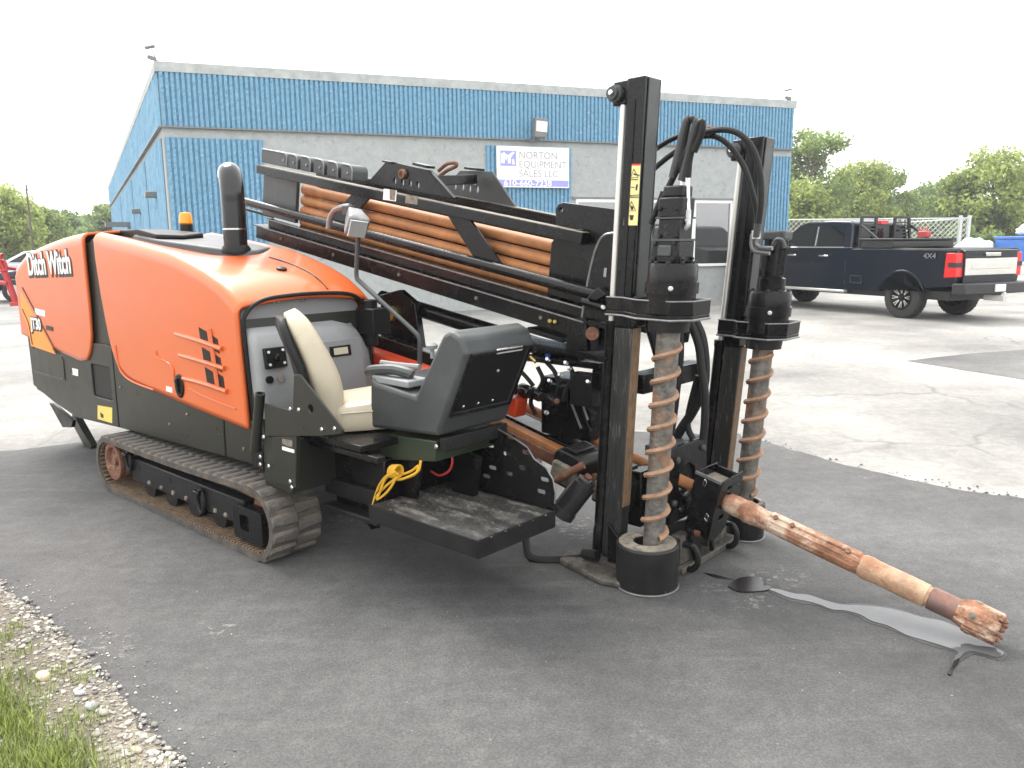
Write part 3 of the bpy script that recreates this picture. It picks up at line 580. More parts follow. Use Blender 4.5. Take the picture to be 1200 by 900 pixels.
def loft_body(mb, prof):
    """side profile swept over the width with tucked-in sills and a rounded shoulder"""
    secs = [(-1, 0.0), (-1, 1.0), (1, 1.0), (1, 0.0)]
    def yz(z): return HW-0.05*max(0, (z-1.15)/0.3)**1.5-0.07*max(0, (0.80-z)/0.3)
    n = len(prof); vs = [(x, -yz(z), z) for x, z in prof]+[(x, yz(z), z) for x, z in prof]
    mb.add(vs, [tuple(range(n)), tuple(range(2*n-1, n-1, -1))]+[(i, (i+1) % n, n+(i+1) % n, n+i) for i in range(n)])
mb = MB(); loft_body(mb, prof); body = mb.build('body', 'truckpaint', tk, bevel=0.03, seg=3)
# arch liners, underside
mb = MB(); mb.box((-1.0, -0.8, 0.42), (5.0, 0.8, 0.60)); mb.build('chassis', 'trim', tk)
for cx in (0, 4.47):
    for s in (-1, 1):
        mb = MB(); mb.plate([(x, z) for x, z in arch(cx, 0.575, 0.60)]+[(x, z) for x, z in reversed(arch(cx, 0.52, 0.60))], s*0.93, s*(HW+0.014), 'uz'); mb.build('arch_flare', 'truckpaint', tk, bevel=0.012)
# greenhouse
gb = [(1.42, 1.44), (3.82, 1.44)]; gt = [(1.52, 2.03), (3.02, 2.06)]
def GY(z): return HW-0.045-(z-1.44)*0.26
mb = MB(); vs = []
ring = [(1.40, 1.44), (3.90, 1.44), (3.10, 1.99), (2.9, 2.055), (2.2, 2.085), (1.62, 2.06), (1.50, 2.0)]
n = len(ring); vs = [(x, -GY(z), z) for x, z in ring]+[(x, GY(z), z) for x, z in ring]
mb.add(vs, [tuple(range(n)), tuple(range(2*n-1, n-1, -1))]+[(i, (i+1) % n, n+(i+1) % n, n+i) for i in range(n)]); mb.build('cab', 'truckpaint', tk, bevel=0.045, seg=3)
def side_win(name, poly, s, mat, off, th=0.012):
    mb = MB(); n = len(poly); vs = [(x, s*(GY(z)+off-th), z) for x, z in poly]+[(x, s*(GY(z)+off), z) for x, z in poly]
    mb.add(vs, [tuple(range(n)), tuple(range(2*n-1, n-1, -1))]+[(i, (i+1) % n, n+(i+1) % n, n+i) for i in range(n)]); return mb.build(name, mat, tk, smooth=0)
for s in (-1, 1):
    side_win('side_window', [(1.66, 1.50), (2.42, 1.50), (2.42, 1.94), (1.74, 1.95)], s, 'autoglass', 0.006)
    side_win('side_window', [(2.56, 1.50), (3.66, 1.50), (3.62, 1.58), (3.05, 1.93), (2.56, 1.94)], s, 'autoglass', 0.006)
    side_win('window_trim', [(1.60, 1.455), (3.80, 1.455), (3.80, 1.48), (1.60, 1.48)], s, 'chrome', 0.012)
    side_win('pillar_trim', [(2.455, 1.50), (2.50, 1.50), (2.53, 1.94), (2.485, 1.94)], s, 'chrome', 0.010)
    mb = MB(); mb.box((2.0, s*HW*0.985, 1.255), (2.28, s*(HW+0.035), 1.29)); mb.build('door_handle', 'chrome', tk, bevel=0.01)
    mb = MB(); mb.box((3.0, s*HW*0.985, 1.26), (3.28, s*(HW+0.035), 1.295)); mb.build('door_handle', 'chrome', tk, bevel=0.01)
    for x in (1.50, 2.48, 3.66):
        mb = MB(); mb.box((x, s*(HW-0.02), 0.66), (x+0.012, s*(HW+0.0015), 1.16)); mb.build('door_seam', 'trim', tk, smooth=0)
    mb = MB(); mb.box((1.45, s*(HW-0.06), 0.46), (3.85, s*(HW+0.07), 0.52)); mb.build('running_board', 'satin', tk, bevel=0.015)
    mb = MB(); mb.box((3.48, s*(HW-0.02), 1.42), (3.56, s*(HW+0.14), 1.47)); mb.box((3.44, s*(HW+0.10), 1.38), (3.58, s*(HW+0.36), 1.66)); mb.build('mirror', 'chrome', tk, bevel=0.03)
    mb = MB(); mb.plate(rrect(1.02, 0.68, 1.36, 0.86, 0.03), s*(HW-0.03), s*(HW+0.004), 'uz', holes=[rrect(1.05, 0.71, 1.33, 0.83, 0.02)]); mb.build('bed_step_recess', 'trim', tk)
    # tail lamps wrap round the corner
    mb = MB(); mb.plate([(-1.235, 0.90), (-0.98, 0.88), (-1.0, 1.37), (-1.225, 1.37)], s*(HW-0.20), s*(HW+0.008), 'uz'); tl = mb.build('tail_lamp', 'taillamp', tk, bevel=0.012)
    mb = MB(); mb.plate([(-1.242, 1.09), (-1.06, 1.09), (-1.06, 1.18), (-1.242, 1.18)], s*(HW-0.19), s*(HW+0.012), 'uz'); mb.build('lamp_band', 'trim', tl)
mb = MB(); mb.plate([(-0.80, 1.56), (0.80, 1.56), (0.70, 1.96), (-0.70, 1.96)], 1.385, 1.425, 'vz'); mb.build('rear_window', 'autoglass', tk)
mb = MB(); mb.add([(3.905, -0.84, 1.47), (3.905, 0.84, 1.47), (3.13, 0.76, 1.985), (3.13, -0.76, 1.985), (3.88, -0.84, 1.46), (3.88, 0.84, 1.46), (3.11, 0.76, 1.975), (3.11, -0.76, 1.975)], [(0,1,2,3),(7,6,5,4),(0,4,5,1),(1,5,6,2),(2,6,7,3),(3,7,4,0)]); mb.build('windscreen', 'autoglass', tk)
# bed floor recess and rails
mb = MB(); mb.box((-1.12, -0.80, 1.40), (1.30, 0.80, 1.436)); mb.build('bed_cover', 'trim', tk)
for s in (-1, 1): mb = MB(); mb.box((-1.19, s*0.82, 1.425), (1.33, s*0.93, 1.455)); mb.build('bed_rail', 'trim', tk, bevel=0.01)
# tailgate
mb = MB(); mb.plate(rrect(-0.79, 0.74, 0.79, 1.42, 0.03), -1.265, -1.20, 'vz'); tg = mb.build('tailgate', 'truckpaint', tk, bevel=0.012)
mb = MB(); mb.plate(rrect(-0.775, 0.93, 0.775, 1.26, 0.015), -1.285, -1.26, 'vz'); tp = mb.build('silver_panel', 'satin', tg, bevel=0.008)
mb = MB(); mb.plate(rrect(-0.60, 1.05, 0.60, 1.18, 0.01), -1.292, -1.28, 'vz'); mb.build('panel_inset', 'satin', tg, bevel=0.006)
mb = MB(); mb.box((-1.31, -0.22, 1.30), (-1.26, 0.22, 1.37)); mb.build('gate_handle', 'chrome', tg, bevel=0.01)
mb = MB(); mb.plate([(-1.45, -0.96), (-1.48, -0.5), (-1.50, 0), (-1.48, 0.5), (-1.45, 0.96), (-1.18, 1.0), (-1.18, -1.0)], 0.56, 0.78, 'uv'); bp_ = mb.build('rear_bumper', 'trim', tk, bevel=0.025)
mb = MB(); mb.box((-1.515, -0.15, 0.61), (-1.49, 0.15, 0.75)); mb.build('licence_plate', 'white', bp_)
mb = MB(); mb.box((-1.62, -0.05, 0.42), (-1.2, 0.05, 0.53)); mb.cyl((-1.60, 0, 0.5), (-1.60, 0, 0.60), 0.03); mb.build('tow_hitch', 'satin', tk, bevel=0.006)
# headache rack
for s in (-1, 1):
    mb = MB(); mb.bar((1.30, s*0.80, 1.46), (1.34, s*0.74, 2.14), 0.06, 0.06, up=(1, 0, 0)); mb.bar((1.34, s*0.30, 1.50), (1.34, s*0.30, 2.14), 0.06, 0.06, up=(1, 0, 0)); mb.bar((1.34, s*0.28, 2.13), (1.34, s*0.77, 2.13), 0.06, 0.06)
    mb.bar((0.55, s*0.80, 1.46), (1.30, s*0.78, 1.95), 0.05, 0.05)
    mb.build('headache_rack', 'trim', tk, bevel=0.01)
for s in (-1, 1):
    for j in range(7): mb = MB(); mb.box((1.32, min(s*0.33, s*0.74), 1.55+j*0.075), (1.36, max(s*0.33, s*0.74), 1.585+j*0.075)); mb.build('rack_slat', 'trim', tk)
mb = MB(); mb.box((1.36, -0.12, 1.98), (1.46, 0.12, 2.05)); mb.build('brake_lamp', 'taillamp', tk)
mb = MB(); mb.plate(rrect(0.30, 1.46, 1.15, 1.62, 0.03), -0.95, 0.95, 'uz'); mb.build('bed_tool_box', 'trim', tk, bevel=0.015)
mb = MB(); mb.plate(rrect(0.26, 1.62, 1.19, 1.66, 0.01), -0.97, 0.97, 'uz'); mb.build('tool_box_lid', 'trim', tk, bevel=0.012)
# wheels
def wheel(cx, s):
    r = 0.435; y0 = s*0.66; y1 = s*0.965; mb = MB()
    mb.lathe([(0, 0.27), (0.0, 0.38), (0.10, r-0.012), (0.22, r), (0.80, r), (0.92, r-0.014), (1.0, 0.38), (0.99, 0.27), (0.7, 0.255), (0.3, 0.255)], (cx, y0, r), (cx, y1, r), 40, cap=False)
    w = mb.build('wheel', 'tyre', tk)
    mb = MB()
    for k in range(36):
        a = 2*math.pi*k/36; a2 = a+0.05; sh = 0.03*(k % 2)
        for t in (0.16+sh, 0.52+sh):
            p = [Vector((cx+math.cos(b)*rr, y0+(y1-y0)*q, r+math.sin(b)*rr)) for rr in (r-0.004, r+0.012) for b in (a, a2+0.05) for q in (t, t+0.30)]
            mb.add(p, [(0,1,3,2),(4,6,7,5),(0,4,5,1),(2,3,7,6),(0,2,6,4),(1,5,7,3)])
    mb.build('tread_blocks', 'tyre', w, smooth=0)
    mb = MB(); mb.lathe([(0, 0.255), (0.25, 0.262), (0.55, 0.235), (0.80, 0.235), (1.0, 0.262), (1.0, 0.25), (0.82, 0.222), (0.6, 0.05), (0.6, 0.001)], (cx, y0+(y1-y0)*0.2, r), (cx, y1-s*0.005, r), 32, cap=False); mb.build('rim', 'darkplastic', w)
    mb = MB()
    for k in range(8):
        for dd in (-0.11, 0.11):
            a = 2*math.pi*k/8+dd; a0 = 2*math.pi*k/8
            mb.bar((cx+math.cos(a0)*0.06, y1-s*0.05, r+math.sin(a0)*0.06), (cx+math.cos(a)*0.235, y1-s*0.012, r+math.sin(a)*0.235), 0.030, 0.02, up=(0, 1, 0))
    mb.cyl((cx, y1-s*0.06, r), (cx, y1-s*0.015, r), 0.065, 0.055, 16); mb.build('spokes', 'darkplastic', w)
    mb = MB()
    for k in range(8):
        for dd in (-0.13, 0.13):
            a = 2*math.pi*k/8+dd; a0 = 2*math.pi*k/8+dd*0.5
            mb.bar((cx+math.cos(a0)*0.085, y1-s*0.030, r+math.sin(a0)*0.085), (cx+math.cos(a)*0.215, y1-s*0.004, r+math.sin(a)*0.215), 0.014, 0.012, up=(0, 1, 0))
    mb.build('spoke_edges', 'satin', w)
for cx in (0, 4.47):
    for s in (-1, 1): wheel(cx, s)
for s in (-1, 1):
    mxl = basis((-s, 0, 0), (0, 0, 1), (0, s, 0), (-0.48 if s > 0 else -0.88, s*(HW+0.001-0.008), 1.26))
    t_ = text_mesh('4X4', 0.145, 0.004, 1.15); t_.materials.clear(); t_.materials.append(M['greyrim'])
    inst('lettering', t_, tk, mxl)
# red gas can on the bed
gc = empty('gas_can', tuple(tk.matrix_basis @ Vector((0.75, -0.55, 1.665)))); gc.rotation_euler = (0, 0, R(115)); gc.scale = (0.7, 0.7, 0.75); tag(gc, 'red plastic fuel can on the bed tool box of the pickup', 'fuel can')
M['redplastic'] = pm('red_plastic', (0.40, 0.05, 0.05), 0.5, var=0.08)
mb = MB(); mb.plate(rrect(-0.17, 0, 0.17, 0.20, 0.05), -0.12, 0.12, 'uz'); mb.build('can_body', 'redplastic', gc, bevel=0.03)
mb = MB(); mb.tube([(-0.12, 0, 0.19), (-0.08, 0, 0.28), (0.06, 0, 0.28), (0.1, 0, 0.2)], 0.02, 6); mb.build('handle', 'redplastic', gc)
mb = MB(); mb.cyl((0.13, 0, 0.18), (0.20, 0, 0.30), 0.03, 0.02, 8); mb.build('spout', 'redplastic', gc)

# ---------------------------------------------------------------- trailer with blue box, right edge
tr = empty('utility_trailer', (18.6, 30.0, 0), R(12)); tag(tr, 'flat trailer behind the pickup tailgate loaded with a blue box', 'trailer')
mb = MB(); mb.box((-1.6, -1.0, 0.62), (3.0, 1.0, 0.78)); mb.build('flatbed', 'galv', tr, bevel=0.01)
for x in (0.3, 1.2): 
    mb = MB(); mb.lathe([(0, 0.2), (0.0, 0.30), (0.15, 0.34), (0.85, 0.34), (1, 0.30), (1, 0.2)], (x, -1.02, 0.34), (x, -0.82, 0.34), 20); mb.build('wheel', 'tyre', tr)
bx = empty('blue_box', (18.75, 29.9, 0.785), R(12)); M['bluebox'] = pm('blue_enamel', (0.03, 0.13, 0.42), 0.4, var=0.08); tag(bx, 'blue steel tool chest standing on the trailer', 'tool chest')
mb = MB(); mb.box((-0.6, -0.8, 0), (1.6, 0.8, 0.78)); mb.build('chest_body', 'bluebox', bx, bevel=0.02)
mb = MB(); mb.box((-0.63, -0.83, 0.785), (1.63, 0.83, 0.88)); mb.build('chest_lid', 'bluebox', bx, bevel=0.02)
random.seed(31)
for k, (x, y, z, rz, lab) in enumerate(((16.9, 30.2, 0.79, 0.2, 'white bulk bag at the left end of the trailer'), (17.45, 30.6, 0.79, 0.5, 'white bulk bag between the first bag and the blue chest'), (18.9, 29.9, 1.68, 0.1, 'crumpled white sack lying on top of the blue chest'))):
    m_ = bpy.data.meshes.new('sack'); bm = bmesh.new(); bmesh.ops.create_icosphere(bm, subdivisions=3, radius=0.5)
    for v in bm.verts:
        c = v.co; q = 1+0.10*math.sin(9*c.x+k)*math.sin(8*c.y)+0.06*math.sin(21*c.z+5*c.x); v.co = Vector((c.x*1.15*q, c.y*0.9*q, (max(c.z, -0.36)+0.36)*(0.95 if k < 2 else 0.5)*q))
    bm.to_mesh(m_); bm.free(); m_.materials.append(M['white']); m_.shade_smooth(); o = bpy.data.objects.new('bulk_bag', m_); COL.objects.link(o); o.location = (x, y, z); o.rotation_euler = (0, 0, rz); tag(o, lab, 'bag', 'white bags on the trailer')

# ---------------------------------------------------------------- left edge: parked car and red machine
M['silverpaint'] = pm('silver_paint', (0.50, 0.51, 0.53), 0.3, metal=0.3, var=0.05, coat=0.5)
M['navy'] = pm('navy_paint', (0.03, 0.035, 0.055), 0.3, var=0.1, coat=0.5)
M['red'] = pm('red_paint', (0.45, 0.03, 0.03), 0.4, var=0.15)
def car(loc, rz, paint, label, h=1.0):
    r = empty('parked_car', loc, rz); tag(r, label, 'car', 'vehicles parked at the left edge'); w = 0.88
    pr = [(-2.2, 0.45), (-2.25, 0.95), (-1.9, 1.02), (1.0, 0.98), (2.1, 0.85), (2.3, 0.6), (2.25, 0.4)]+[(x, max(0.35, z-0.12)) for x, z in arch(1.4, 0.38, 0.46, 8)]+[(x, max(0.35, z-0.12)) for x, z in arch(-1.35, 0.38, 0.46, 8)]
    m = MB(); m.plate(pr, -w, w, 'uz'); m.build('body', paint, r, bevel=0.06, seg=3)
    ring = [(-2.0, 0.98), (1.05, 0.97), (0.25, 1.42), (-0.6, 1.5), (-1.5, 1.42)]; m = MB(); n = len(ring)
    m.add([(x, -w+0.04+(z-0.97)*0.35, z*h) for x, z in ring]+[(x, w-0.04-(z-0.97)*0.35, z*h) for x, z in ring], [tuple(range(n)), tuple(range(2*n-1, n-1, -1))]+[(i, (i+1) % n, n+(i+1) % n, n+i) for i in range(n)]); m.build('cabin', paint, r, bevel=0.05, seg=3)
    for s in (-1, 1):
        for poly in ([(-1.6, 1.03), (-0.55, 1.03), (-0.55, 1.40), (-1.35, 1.36)], [(-0.48, 1.03), (0.75, 1.03), (0.18, 1.36), (-0.48, 1.40)]):
            m = MB(); n = len(poly); f = lambda z, o: s*(w-0.04-(z-0.97)*0.35+o)
            m.add([(x, f(z, -0.01), z*h) for x, z in poly]+[(x, f(z, 0.006), z*h) for x, z in poly], [tuple(range(n)), tuple(range(2*n-1, n-1, -1))]+[(i, (i+1) % n, n+(i+1) % n, n+i) for i in range(n)]); m.build('side_window', 'autoglass', r, smooth=0)
        for cx in (1.4, -1.35):
            m = MB(); m.lathe([(0, 0.2), (0, 0.28), (0.15, 0.33), (0.85, 0.33), (1, 0.28), (1, 0.2)], (cx, s*0.68, 0.33), (cx, s*0.90, 0.33), 20); wv = m.build('wheel', 'tyre', r)
            m = MB(); m.lathe([(0, 0.2), (1, 0.19)], (cx, s*0.70, 0.33), (cx, s*0.91, 0.33), 16); m.build('hub', 'satin', wv)
car((-13.6, 25.3, 0), R(200), 'navy', 'dark navy car behind the red machine at the left edge')
car((-18.2, 31.5, 0), R(195), 'silverpaint', 'silver car parked farther back at the left edge')
rm = empty('red_implement', (-14.35, 22.8, 0), R(10)); tag(rm, 'red tubular farm implement at the left edge of the lot', 'implement')
for a, b, r_ in (((-0.7, 0, 1.55), (0.2, 0, 1.35), 0.10), ((0.12, 0, 1.38), (0.42, 0, 0.10), 0.085), ((-0.5, 0, 1.5), (-0.65, 0.1, 0.1), 0.07), ((-0.9, 0.3, 0.75), (0.3, -0.1, 0.62), 0.06), ((0.05, -0.2, 1.1), (0.3, 0.5, 1.0), 0.05)):
    mb = MB(); mb.cyl(a, b, r_, seg=10); mb.build('tube_arm', 'red', rm)
mb = MB(); mb.tube([(0.02, -0.1, 1.28), (0.28, -0.1, 1.25), (0.32, -0.1, 1.02), (0.1, -0.1, 0.95)], 0.03, 8); mb.build('hoop', 'red', rm)
mb = MB(); mb.lathe([(0, 0.05), (0, 0.22), (1, 0.22), (1, 0.05)], (-0.15, -0.1, 1.72), (-0.15, 0.1, 1.72), 18); mb.build('pulley', 'red', rm)
mb = MB(); mb.box((0.3, -0.12, 0.0), (0.56, 0.12, 0.10)); mb.build('foot', 'red', rm, bevel=0.01)


# ================================================================ THE DRILLING MACHINE
# machine frame: u forward along the drill axis, v towards the operator's side, z up
MO = Vector((0.99, 4.1, 0.0)); MA = R(-42)
dr = empty('directional_drill', tuple(MO), MA); tag(dr, 'orange and black tracked directional drill with operator seat and two stake-down masts', 'drill rig')
MW = Matrix.Translation(MO) @ Matrix.Rotation(MA, 4, 'Z')
def B(): return MB(flip=True)
def wp(u, v, z): return MW @ Vector((u, -v, z))
T10 = R(10.0)
def DX(s, v, n):      # rack frame: s down the 10 degree slope, n square to it
    return (s*math.cos(T10)+n*math.sin(T10), v, 1.165-s*math.sin(T10)+n*math.cos(T10))
def BD10(): return MB(xf=DX, flip=True)
def bolt(p, d, r, parent, mat='steel', h=None):
    d = Vector(d).normalized(); h = h or r*0.9; b = B(); b.lathe([(0, r), (0.6, r), (1, r*0.7)], p, Vector(p)+d*h, 8); return b.build('bolt', mat, parent)

# ---------------------------------------------------------------- crawler tracks
def track(v0, v1, detail):
    uc0, rc0, uc1, rc1 = -3.655, 0.205, -1.80, 0.218
    def loop(off, n=14):
        pts = []
        for i in range(n+1): a = R(-90+180*i/n); pts.append((uc1+(rc1+off)*math.cos(a), rc1+(rc1+off)*math.sin(a)))
        top = []
        for i in range(1, 9): t = i/9; top.append((uc1+(uc0-uc1)*t, (2*rc1+off)*(1-t)+(2*rc0+off)*t-0.012*math.sin(math.pi*t)))
        pts += top
        for i in range(n+1): a = R(90+180*i/n); pts.append((uc0+(rc0+off)*math.cos(a), rc0+(rc0+off)*math.sin(a)))
        for i in range(1, 9): t = i/9; pts.append((uc0+(uc1-uc0)*t, -off))
        return pts
    b = B(); o, i_ = loop(-0.014), loop(-0.048); n = len(o); vs = []
    for v in (v0, v1): vs += [(p[0], v, p[1]) for p in o]+[(p[0], v, p[1]) for p in i_]
    fs = []
    for k in range(n):
        j = (k+1) % n; fs += [(k, j, 2*n+j, 2*n+k), (n+j, n+k, 3*n+k, 3*n+j), (k, n+k, n+j, j), (2*n+k, 2*n+j, 3*n+j, 3*n+k)]
    b.add(vs, fs); tr_ = b.build('crawler_track', 'rubber', dr, smooth=40)
    # lugs, two staggered rows
    P = [Vector((p[0], p[1])) for p in loop(-0.014, 20)]; L = [0]
    for k in range(len(P)): L.append(L[-1]+(P[(k+1) % len(P)]-P[k]).length)
    N = 54; w = (v1-v0)*0.5; tot = L[-1]
    lm = MB(); lm.add([(-0.034, -w*0.5, -0.004), (0.034, -w*0.5, -0.004), (0.034, w*0.5, -0.004), (-0.034, w*0.5, -0.004), (-0.028, -w*0.49, 0.013), (0.026, -w*0.49, 0.013), (0.016, w*0.46, 0.013), (-0.016, w*0.46, 0.013)], [(0,3,2,1),(4,5,6,7),(0,1,5,4),(1,2,6,5),(2,3,7,6),(3,0,4,7)])
    lme = lm.mesh('tread_lug', [M['lug']], smooth=0)
    for row in (0, 1):
        for k in range(N):
            s = (k+(0.5 if row else 0))*tot/N % tot; q = 0
            while L[q+1] < s: q += 1
            a, c = P[q], P[(q+1) % len(P)]; t = (s-L[q])/max(1e-6, L[q+1]-L[q]); p = a.lerp(c, t); d = (c-a).normalized(); nn = Vector((d.y, -d.x))
            sgn = 1 if row == 0 else -1; vc = v1-w*0.5 if row == 0 else v0+w*0.5
            X = Vector((d.x, 0, d.y)); Z = Vector((nn.x, 0, nn.y)); Y = Vector((0, -sgn, 0))*-1
            inst('tread_lug', lme, tr_, basis(X*1.0, -Y, Z, (p.x, -vc, p.y)))
    if not detail: return
    b = B()                                    # cleats moulded on the inside face
    for k in range(58):
        u = uc0+(uc1-uc0)*k/57
        b.box((u-0.008, v0+0.02, 0.046), (u+0.008, v1-0.012, 0.060))
    for k in range(14):
        a = R(-80+160*k/13); 
        for (uc, rc, sg) in ((uc1, rc1, 1), (uc0, rc0, -1)):
            c_ = Vector((uc+sg*(rc-0.055)*math.cos(a), 0, rc+(rc-0.055)*math.sin(a))); b.bar((c_.x, v0+0.02, c_.z), (c_.x, v1-0.012, c_.z), 0.016, 0.014, up=(math.cos(a), 0, math.sin(a)))
    cl = b.build('inner_cleats', 'dirt', tr_, smooth=0); cl['kind'] = 'stuff'
    fr = B(); fr.box((-3.42, v0+0.06, 0.135), (-1.98, v1-0.06, 0.29)); fr.plate([(-3.42, 0.29), (-1.98, 0.29), (-1.98, 0.325), (-2.2, 0.335), (-3.1, 0.335), (-3.42, 0.31)], v0+0.09, v1-0.12, 'uz'); f_ = fr.build('track_frame', 'blackwear', tr_, bevel=0.008)
    fr = B(); fr.plate(rrect(-2.04, 0.085, -1.745, 0.275, 0.02), v0+0.05, v1-0.025, 'uz', holes=[rrect(-1.97, 0.14, -1.88, 0.23, 0.015)]); fr.build('tension_block', 'black', tr_, bevel=0.008)
    fr = B(); fr.box((-2.04, v0+0.06, 0.10), (-1.78, v1-0.06, 0.26)); fr.build('tension_guard', 'black', tr_)
    fr = B(); fr.plate([(-2.16, 0.33), (-1.74, 0.30), (-1.69, 0.345), (-1.93, 0.372), (-2.18, 0.36)], v0+0.05, v1-0.08, 'uz'); fr.build('mud_cake', 'dirt', tr_, bevel=0.01)
    fr = B(); fr.plate([(-3.3, 0.336), (-2.1, 0.336), (-2.2, 0.36), (-2.6, 0.35), (-3.2, 0.362)], v0+0.08, v1-0.13, 'uz'); fr.build('mud_cake', 'dirt', tr_, bevel=0.008)
    fr = B(); fr.lathe([(0, 0.112), (0.08, 0.125), (0.85, 0.125), (0.86, 0.112), (0.92, 0.112), (0.92, 0.128), (1.0, 0.128), (1.0, 0.10), (0.9, 0.085), (0.9, 0.03), (0.98, 0.028), (0.98, 0.001)], (-3.615, v0+0.03, 0.232), (-3.615, v1-0.02, 0.232), 28); dw = fr.build('drive_wheel', 'rustdark', tr_)
    for k in range(6): a = k*math.pi/3; bolt((-3.615+0.055*math.cos(a), v1-0.048, 0.232+0.055*math.sin(a)), (0, 1, 0), 0.010, dw, 'dust')
    fr = B(); fr.lathe([(0, 0.15), (1, 0.15)], (-1.80, v0+0.04, 0.22), (-1.80, v1-0.1, 0.22), 24); fr.build('idler_wheel', 'rustdark', tr_)
    for u, z, r in ((-3.41, 0.265, 0.052), (-2.44, 0.195, 0.058)):     # lifting rings
        fr = B(); fr.tube([(u+r*0.62*math.cos(a), v1-0.055+0.012, z+r*1.25*math.sin(a)) for a in [2*math.pi*k/14 for k in range(14)]], 0.013, 8, smooth=False, closed=True); fr.build('lifting_ring', 'blackwear', tr_)
        fr = B(); fr.box((u-0.03, v1-0.062, z+r*0.7), (u+0.03, v1-0.01, z+r*1.2)); fr.build('ring_lug', 'black', tr_, bevel=0.006)
    for u in (-3.15, -2.98, -2.82, -2.65, -2.30, -2.18): bolt((u, v1-0.062, 0.165), (0, 1, 0), 0.016, tr_, 'dust')
    for u in (-3.30, -2.86): fr = B(); fr.cyl((u, v1-0.075, 0.235), (u, v1-0.058, 0.235), 0.022, seg=14); fr.build('port_plug', 'darkplastic', tr_)
    for u in (-3.2, -2.9, -2.6, -2.3): fr = B(); fr.lathe([(0, 0.08), (0.3, 0.08), (0.31, 0.05), (0.69, 0.05), (0.7, 0.08), (1, 0.08)], (u, v0+0.05, 0.13), (u, v1-0.08, 0.13), 16); fr.build('roller', 'blackwear', tr_)
track(1.27, 1.57, True)
track(-0.62, -0.27, False)
b = B(); b.box((-3.3, -0.55, 0.30), (-1.9, 1.25, 0.46)); b.build('undercarriage', 'black', dr, bevel=0.01)

# ---------------------------------------------------------------- engine body
def lerp_tab(tab, u):
    if u <= tab[0][0]: return tab[0][1]
    for (a, x), (c, y) in zip(tab, tab[1:]):
        if u <= c: return x+(y-x)*(u-a)/(c-a)
    return tab[-1][1]
VN, VF = 1.42, 0.52
ztop_r = [(-5.56, 1.47), (-5.48, 1.54), (-5.30, 1.612), (-5.05, 1.662), (-4.7, 1.713), (-4.4, 1.745), (-4.06, 1.770)]
ztop_f = [(-3.90, 1.765), (-3.55, 1.725), (-3.25, 1.69), (-2.85, 1.638), (-2.6, 1.58), (-2.4, 1.525), (-2.25, 1.468), (-2.12, 1.395), (-2.06, 1.345)]
def crown_at(u): return -0.055+0.087*max(0.0, min(1.0, (u+3.0)/0.8))
def section(u, zt, zl, far, inset=0.0, crown=None, rc=0.05):
    """one rib of a hood: near-side foot, up the side, round the shoulder, over the crowned top and down the far side"""
    vn, vf = VN-inset, VF+inset; zt -= inset; crown = crown_at(u) if crown is None else crown; row = []
    for q in (0, 0.04, 0.35, 0.7, 0.965): row.append((u, vn, zl+(zt-rc-zl)*q))
    for i in range(7): a = R(90*i/6); row.append((u, vn-rc+rc*math.cos(a), zt-rc+rc*math.sin(a)))
    for t in (0.03, 0.12, 0.25, 0.4, 0.55, 0.7, 0.85, 0.97): row.append((u, vn-rc+(vf+rc-vn+rc)*t, zt+crown*math.sin(math.pi*t)))
    for i in range(7): a = R(90+90*i/6); row.append((u, vf+rc+rc*math.cos(a), zt-rc+rc*math.sin(a)))
    row.append((u, vf, far)); return row
# inner body
prof_b = [(-5.47, 0.53), (-5.465,0.493), (-5.054,0.443), (-4.576,0.376), (-3.78, 0.412), (-1.86, 0.47), (-1.93, 0.70), (-2.06, 1.0), (-2.12, 1.30), (-2.20, 1.41)]
prof_b += [(u, z-0.06) for u, z in reversed(ztop_f[:-3])]+[(-4.0, 1.735)]+[(u, z-0.06) for u, z in reversed(ztop_r[1:])]
b = B(); b.plate(prof_b, VF+0.03, VN-0.025, 'uz'); body_ = b.build('engine_body', 'skirt', dr, bevel=0.012)
# skirt panels with seams
def panel(name, poly, mat, v0, v1, parent, bevel=0.006): b = B(); b.plate(poly, v0, v1, 'uz'); return b.build(name, mat, parent, bevel=bevel)
b = B(); b.plate([(-5.46, 0.535), (-5.052,0.450), (-4.574,0.383), (-3.80, 0.418), (-3.80, 0.99), (-3.90, 1.0), (-4.25, 0.99), (-5.47, 1.05)], VN-0.024, VN-0.004, 'uz', holes=[rrect(-4.19, 0.60, -3.86, 0.84, 0.02)]); sk1 = b.build('side_panel', 'skirt', body_, bevel=0.004)
panel('side_panel', [(-3.785, 0.418), (-2.32, 0.462), (-2.32, 0.75), (-3.60, 0.84), (-3.785, 0.99)], 'skirt', VN-0.024, VN-0.004, body_)
panel('side_panel', [(-2.305, 0.463), (-1.90, 0.475), (-1.945, 0.72), (-2.305, 0.75)], 'skirt', VN-0.024, VN-0.004, body_)
b = B(); b.plate(rrect(-4.185, 0.605, -3.865, 0.835, 0.015), VN-0.02, VN-0.014, 'uz'); b.build('mesh_window', 'darkplastic', body_)
b = B(); b.tube([(-5.38, VN-0.003, 0.66), (-5.0, VN-0.003, 0.655), (-4.72, VN-0.003, 0.66), (-4.72, VN-0.003, 0.82)], 0.006, 6, smooth=False); b.build('door_seam', 'skirt', body_)
for u, z in ((-4.75, 0.83), (-3.70, 0.72), (-2.75, 0.66), (-5.36, 0.86), (-3.0, 0.56), (-4.78, 0.66), (-2.1, 0.55)): bolt((u, VN-0.004, z), (0, 1, 0), 0.010, body_, 'dust')
panel('warning_sticker', [(-4.134,0.535), (-3.878,0.550), (-3.904,0.434), (-4.160,0.429)], 'yellow', VN-0.004, VN-0.002, body_, 0)
